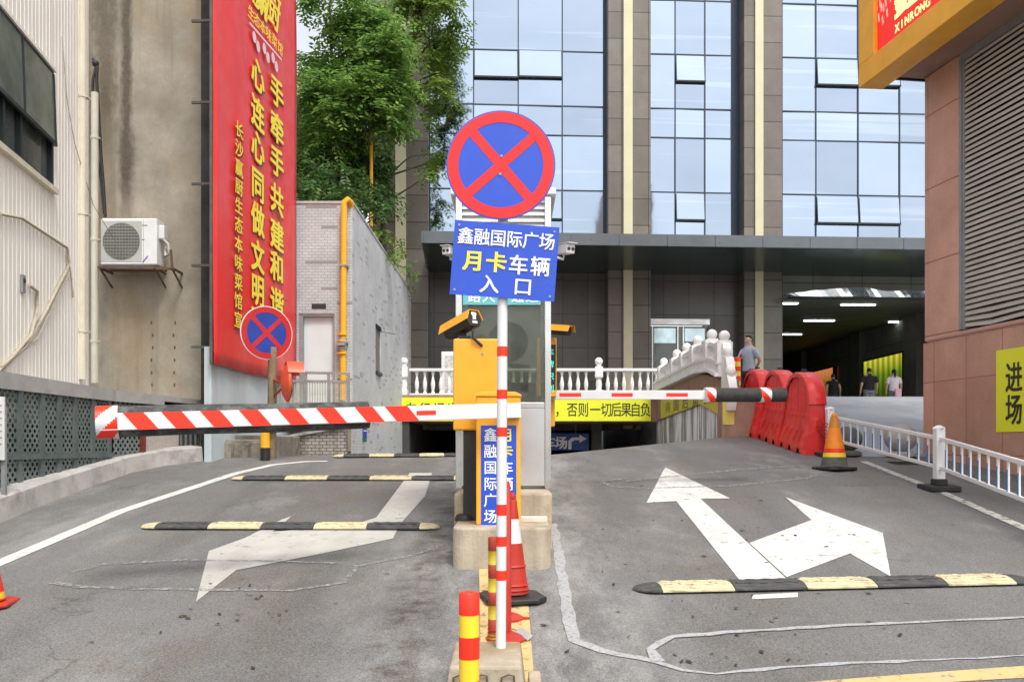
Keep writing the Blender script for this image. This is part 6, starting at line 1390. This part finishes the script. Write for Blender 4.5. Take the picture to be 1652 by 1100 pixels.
def person(loc, rz, h, label, shirt, trousers, hair='short', arms=None, legs=None, build=1.0, sleeve=.55, skirt=None, hem=.88):
    """local: facing -y, 1.7 m before scaling"""
    t = thing('person', loc, label, 'person', None, rz); t.scale = (h/1.7,)*3
    A = arms or {'L': [(.168*build,0,1.37),(.225*build,.03,1.10),(.235*build,-.03,.86)], 'R': [(-.168*build,0,1.37),(-.225*build,.03,1.10),(-.235*build,-.03,.86)]}
    Lg = legs or {'L': [(.085,0,.90),(.095,-.02,.50),(.095,.02,.09)], 'R': [(-.085,0,.90),(-.095,.0,.50),(-.095,.03,.09)]}
    b = build; nd = [((0,0,.95),(.13*b,.10*b)), ((0,.0,1.15),(.12*b,.095*b)), ((0,.005,1.32),(.145*b,.10*b)), ((0,.01,1.43),(.085,.07)), ((0,.0,1.50),.052), ((0,-.012,1.555),(.066,.075)), ((0,-.012,1.615),(.074,.088)), ((0,-.005,1.665),(.058,.07)), ((0,-.105,1.585),.014)]
    ed = [(0,1),(1,2),(2,3),(3,4),(4,5),(5,6),(6,7),(5,8)]
    for k in ('L','R'):
        s, e, w = A[k]; i = len(nd); nd += [(s,.056*b),(e,.042*b),(w,.029)]; ed += [(3,i),(i,i+1),(i+1,i+2)]
        d = (Vector(w)-Vector(e)).normalized(); sx = d.cross(Vector((0,1,0))); sx = sx.normalized() if sx.length > .1 else Vector((0,1,0)); pal = Vector(w)+d*.07
        nd.append((tuple(pal),(.036,.018))); ip = len(nd)-1; ed.append((i+2, ip))
        for f, ln in enumerate((.065,.078,.074,.058)):
            q = pal+d*.02+Vector((0,1,0))*(.018*(f-1.5)); q2 = q+d*ln*.55; q3 = q+d*ln*.95+Vector((-.012 if w[0] > 0 else .012,-.008,0)); j = len(nd); nd += [(tuple(q),.009),(tuple(q2),.0085),(tuple(q3),.007)]; ed += [(ip,j),(j,j+1),(j+1,j+2)]
        j = len(nd); th = Vector(w)+d*.03; nd += [(tuple(th+Vector((0,-.035,0))),.011),(tuple(th+Vector((0,-.045,0))+d*.045),.009)]; ed += [(i+2,j),(j,j+1)]
        hp, kn, an = Lg[k]; i = len(nd); nd += [(hp,.085*b),(kn,.055*b),(an,.038),((an[0],an[1]-.10,.045),.035),((an[0],an[1]-.17,.035),.026)]; ed += [(0,i),(i,i+1),(i+1,i+2),(i+2,i+3),(i+3,i+4)]
    skin_body('body', nd, ed, 0, SKIN, t, None)
    M7 = chain(t); mb = MB(); mb.M = M7
    loft(mb, [ellring((0,.0,z), rx*b, ry*b) for z, rx, ry in ((hem,.165,.125),(hem+.06,.163,.122),(1.05,.150,.115),(1.2,.160,.122),(1.30,.172,.122),(1.37,.172,.108),(1.415,.14,.092),(1.45,.085,.075),(1.475,.064,.064),(1.492,.060,.062))])
    for k in ('L','R'):
        s, e, w = [Vector(q) for q in A[k]]; m = s.lerp(e, max(.3, sleeve/.55*.72)) if sleeve <= .7 else e
        pts = [s+Vector((-.06 if s.x > 0 else .06,0,.0)), s.lerp(e,.12), m] + ([e.lerp(w,.85)] if sleeve > .7 else []); mb.tube(pts, [.066*b,.068*b,.062*b]+([.045] if sleeve > .7 else []), 12)
    mb.build('shirt', shirt, t, smooth=60)
    mb = MB(); mb.M = M7; mb.lathe([(.066,0),(.074,.012),(.066,.04)], (0,.0,1.472), 14); mb.build('collar', shirt, t, smooth=50)
    mb = MB(); mb.M = M7
    if skirt: loft(mb, [ellring((0,0,z), r_*b, r_*b*.8) for z, r_ in ((.45,.22),(.7,.21),(.88,.18),(.98,.165))])
    else:
        loft(mb, [ellring((0,0,z), rx*b, ry*b) for z, rx, ry in ((.80,.165,.125),(.88,.168,.125),(.97,.158,.118))])
        for k in ('L','R'): hp, kn, an = [Vector(q) for q in Lg[k]]; mb.tube([hp+Vector((0,0,.02)), hp.lerp(kn,.5), kn, kn.lerp(an,.6), an+Vector((0,0,.0))], [.098*b,.088*b,.072*b,.062,.058], 12)
    mb.build('trousers' if not skirt else 'skirt', trousers, t, smooth=60)
    mb = MB(); mb.M = M7
    for k in ('L','R'): an = Lg[k][2]; loft(mb, [ellring((an[0],an[1]-.07,z), rx, ry, 14) for z, rx, ry in ((.0,.048,.135),(.035,.05,.135),(.07,.042,.10),(.10,.04,.05))])
    mb.build('shoes', BLK, t, smooth=50)
    mb = MB(); mb.M = M7; n = 18; k = 8; vs = []; fs = []
    for i in range(k+1):                                    # cap of hair, lower at the nape than at the brow
        ph = math.pi*.5*i/k*1.28
        for j in range(n):
            a = 2*math.pi*j/n; front = -math.sin(a); lim = .56 if front > .3 else (1.28 if front < -.2 else .98); p_ = min(ph, math.pi*.5*lim)
            vs.append((.088*math.sin(p_)*math.cos(a), .003+.103*math.sin(p_)*math.sin(a), 1.612+.105*math.cos(p_)))
    fs = [(i*n+j, i*n+(j+1)%n, (i+1)*n+(j+1)%n, (i+1)*n+j) for i in range(k) for j in range(n)]; mb.add(vs, fs)
    if hair == 'ponytail': mb.tube([(0,.10,1.66),(0,.145,1.62),(0,.14,1.50),(0,.135,1.38)], [.04,.05,.045,.015], 10)
    mb.build('hair', HAIR, t, smooth=70)
    mb = MB(); mb.M = M7
    for s_ in (-1,1): mb.ball((.031*s_,-.088,1.607), .0075, 8)
    mb.box(-.022,.022,-.093,-.085,1.542,1.549); mb.build('face_features', HAIR, t)
    mb = MB(); mb.M = M7
    for s_ in (-1,1): mb.ball((.078*s_,.0,1.59), .028, 8, sx=.4, sy=.7)
    mb.build('ears', SKIN, t, smooth=60)
    return t
SH_B = mk('blue_grey_polo', (.33,.38,.47), .8, .08, 9); JEANS = mk('navy_jeans', (.02,.028,.055), .8, .2, 9); SH_K = mk('black_cotton', (.014,.014,.015), .85, .2, 9); SH_W = mk('pale_pink_blouse', (.70,.64,.68), .8, .06, 9); TR_G = mk('grey_trousers', (.18,.18,.22), .8, .15, 9)
q = P(1208,541,20.0); zf = CZ+.93
person((q.x, 20.0, q.z-1.72), math.radians(-60), 1.72, 'man in a blue polo shirt and dark trousers standing by a striped post', SH_B, JEANS,
       arms={'L': [(.168,0,1.37),(.225,.12,1.12),(.06,.20,1.0)], 'R': [(-.168,0,1.37),(-.19,-.12,1.13),(.02,-.27,1.21)]})
q2 = P(1190,576,19.75); gq = max(gz(q2.x,19.75), 0); striped_post('flexible_post', (q2.x, 19.75, q2.z-.75), .07, .75, 'red and yellow banded post under the hand of the man in blue', 7)
dz_ = CZ+1.19
person((P(1344,0,34.0).x, 34.0, dz_), math.radians(172), 1.64, 'person in a black sleeveless top walking away, leftmost of the three in the lobby', SH_K, JEANS, sleeve=.15, build=1.2)
person((P(1402,0,32.6).x, 32.6, dz_), math.radians(183), 1.74, 'broad man in a black T-shirt walking into the lobby between two others', SH_K, TR_G, build=1.3)
person((P(1442,0,32.4).x, 32.4, dz_), math.radians(176), 1.68, 'woman in a pale pink blouse with a black ponytail walking into the lobby', SH_W, TR_G, 'ponytail', build=1.15)
bg = MB(); p = P(1448,632,32.1); bg.box(p.x-.12, p.x+.12, 32.0, 32.12, p.z-.2, p.z+.12); tag(bg.build('handbag', mk('pink_bag', (.75,.38,.5), .6, .1, 5), bevel=.04), 'pink bag carried by the woman with the ponytail', 'bag')
# white carved screen behind the balustrade
wp = thing('carved_screen', P(722,600,28.5), 'white carved stone screen standing behind the balustrade by the ticket machine', 'stone screen')
a, b = P(712,640,28.5), P(745,567,28.5); mb = MB(); mb.box(a.x, b.x, 28.5, 28.62, dk1+.001, b.z); mb.build('frame', MARBLE, wp, bevel=.02)
mb = MB(); mb.box(a.x+.12, b.x-.05, 28.47, 28.499, dk1+.2, b.z-.12); mb.build('relief', mk('rough_marble', (.6,.6,.58), .7, .3, 12, .8), wp)
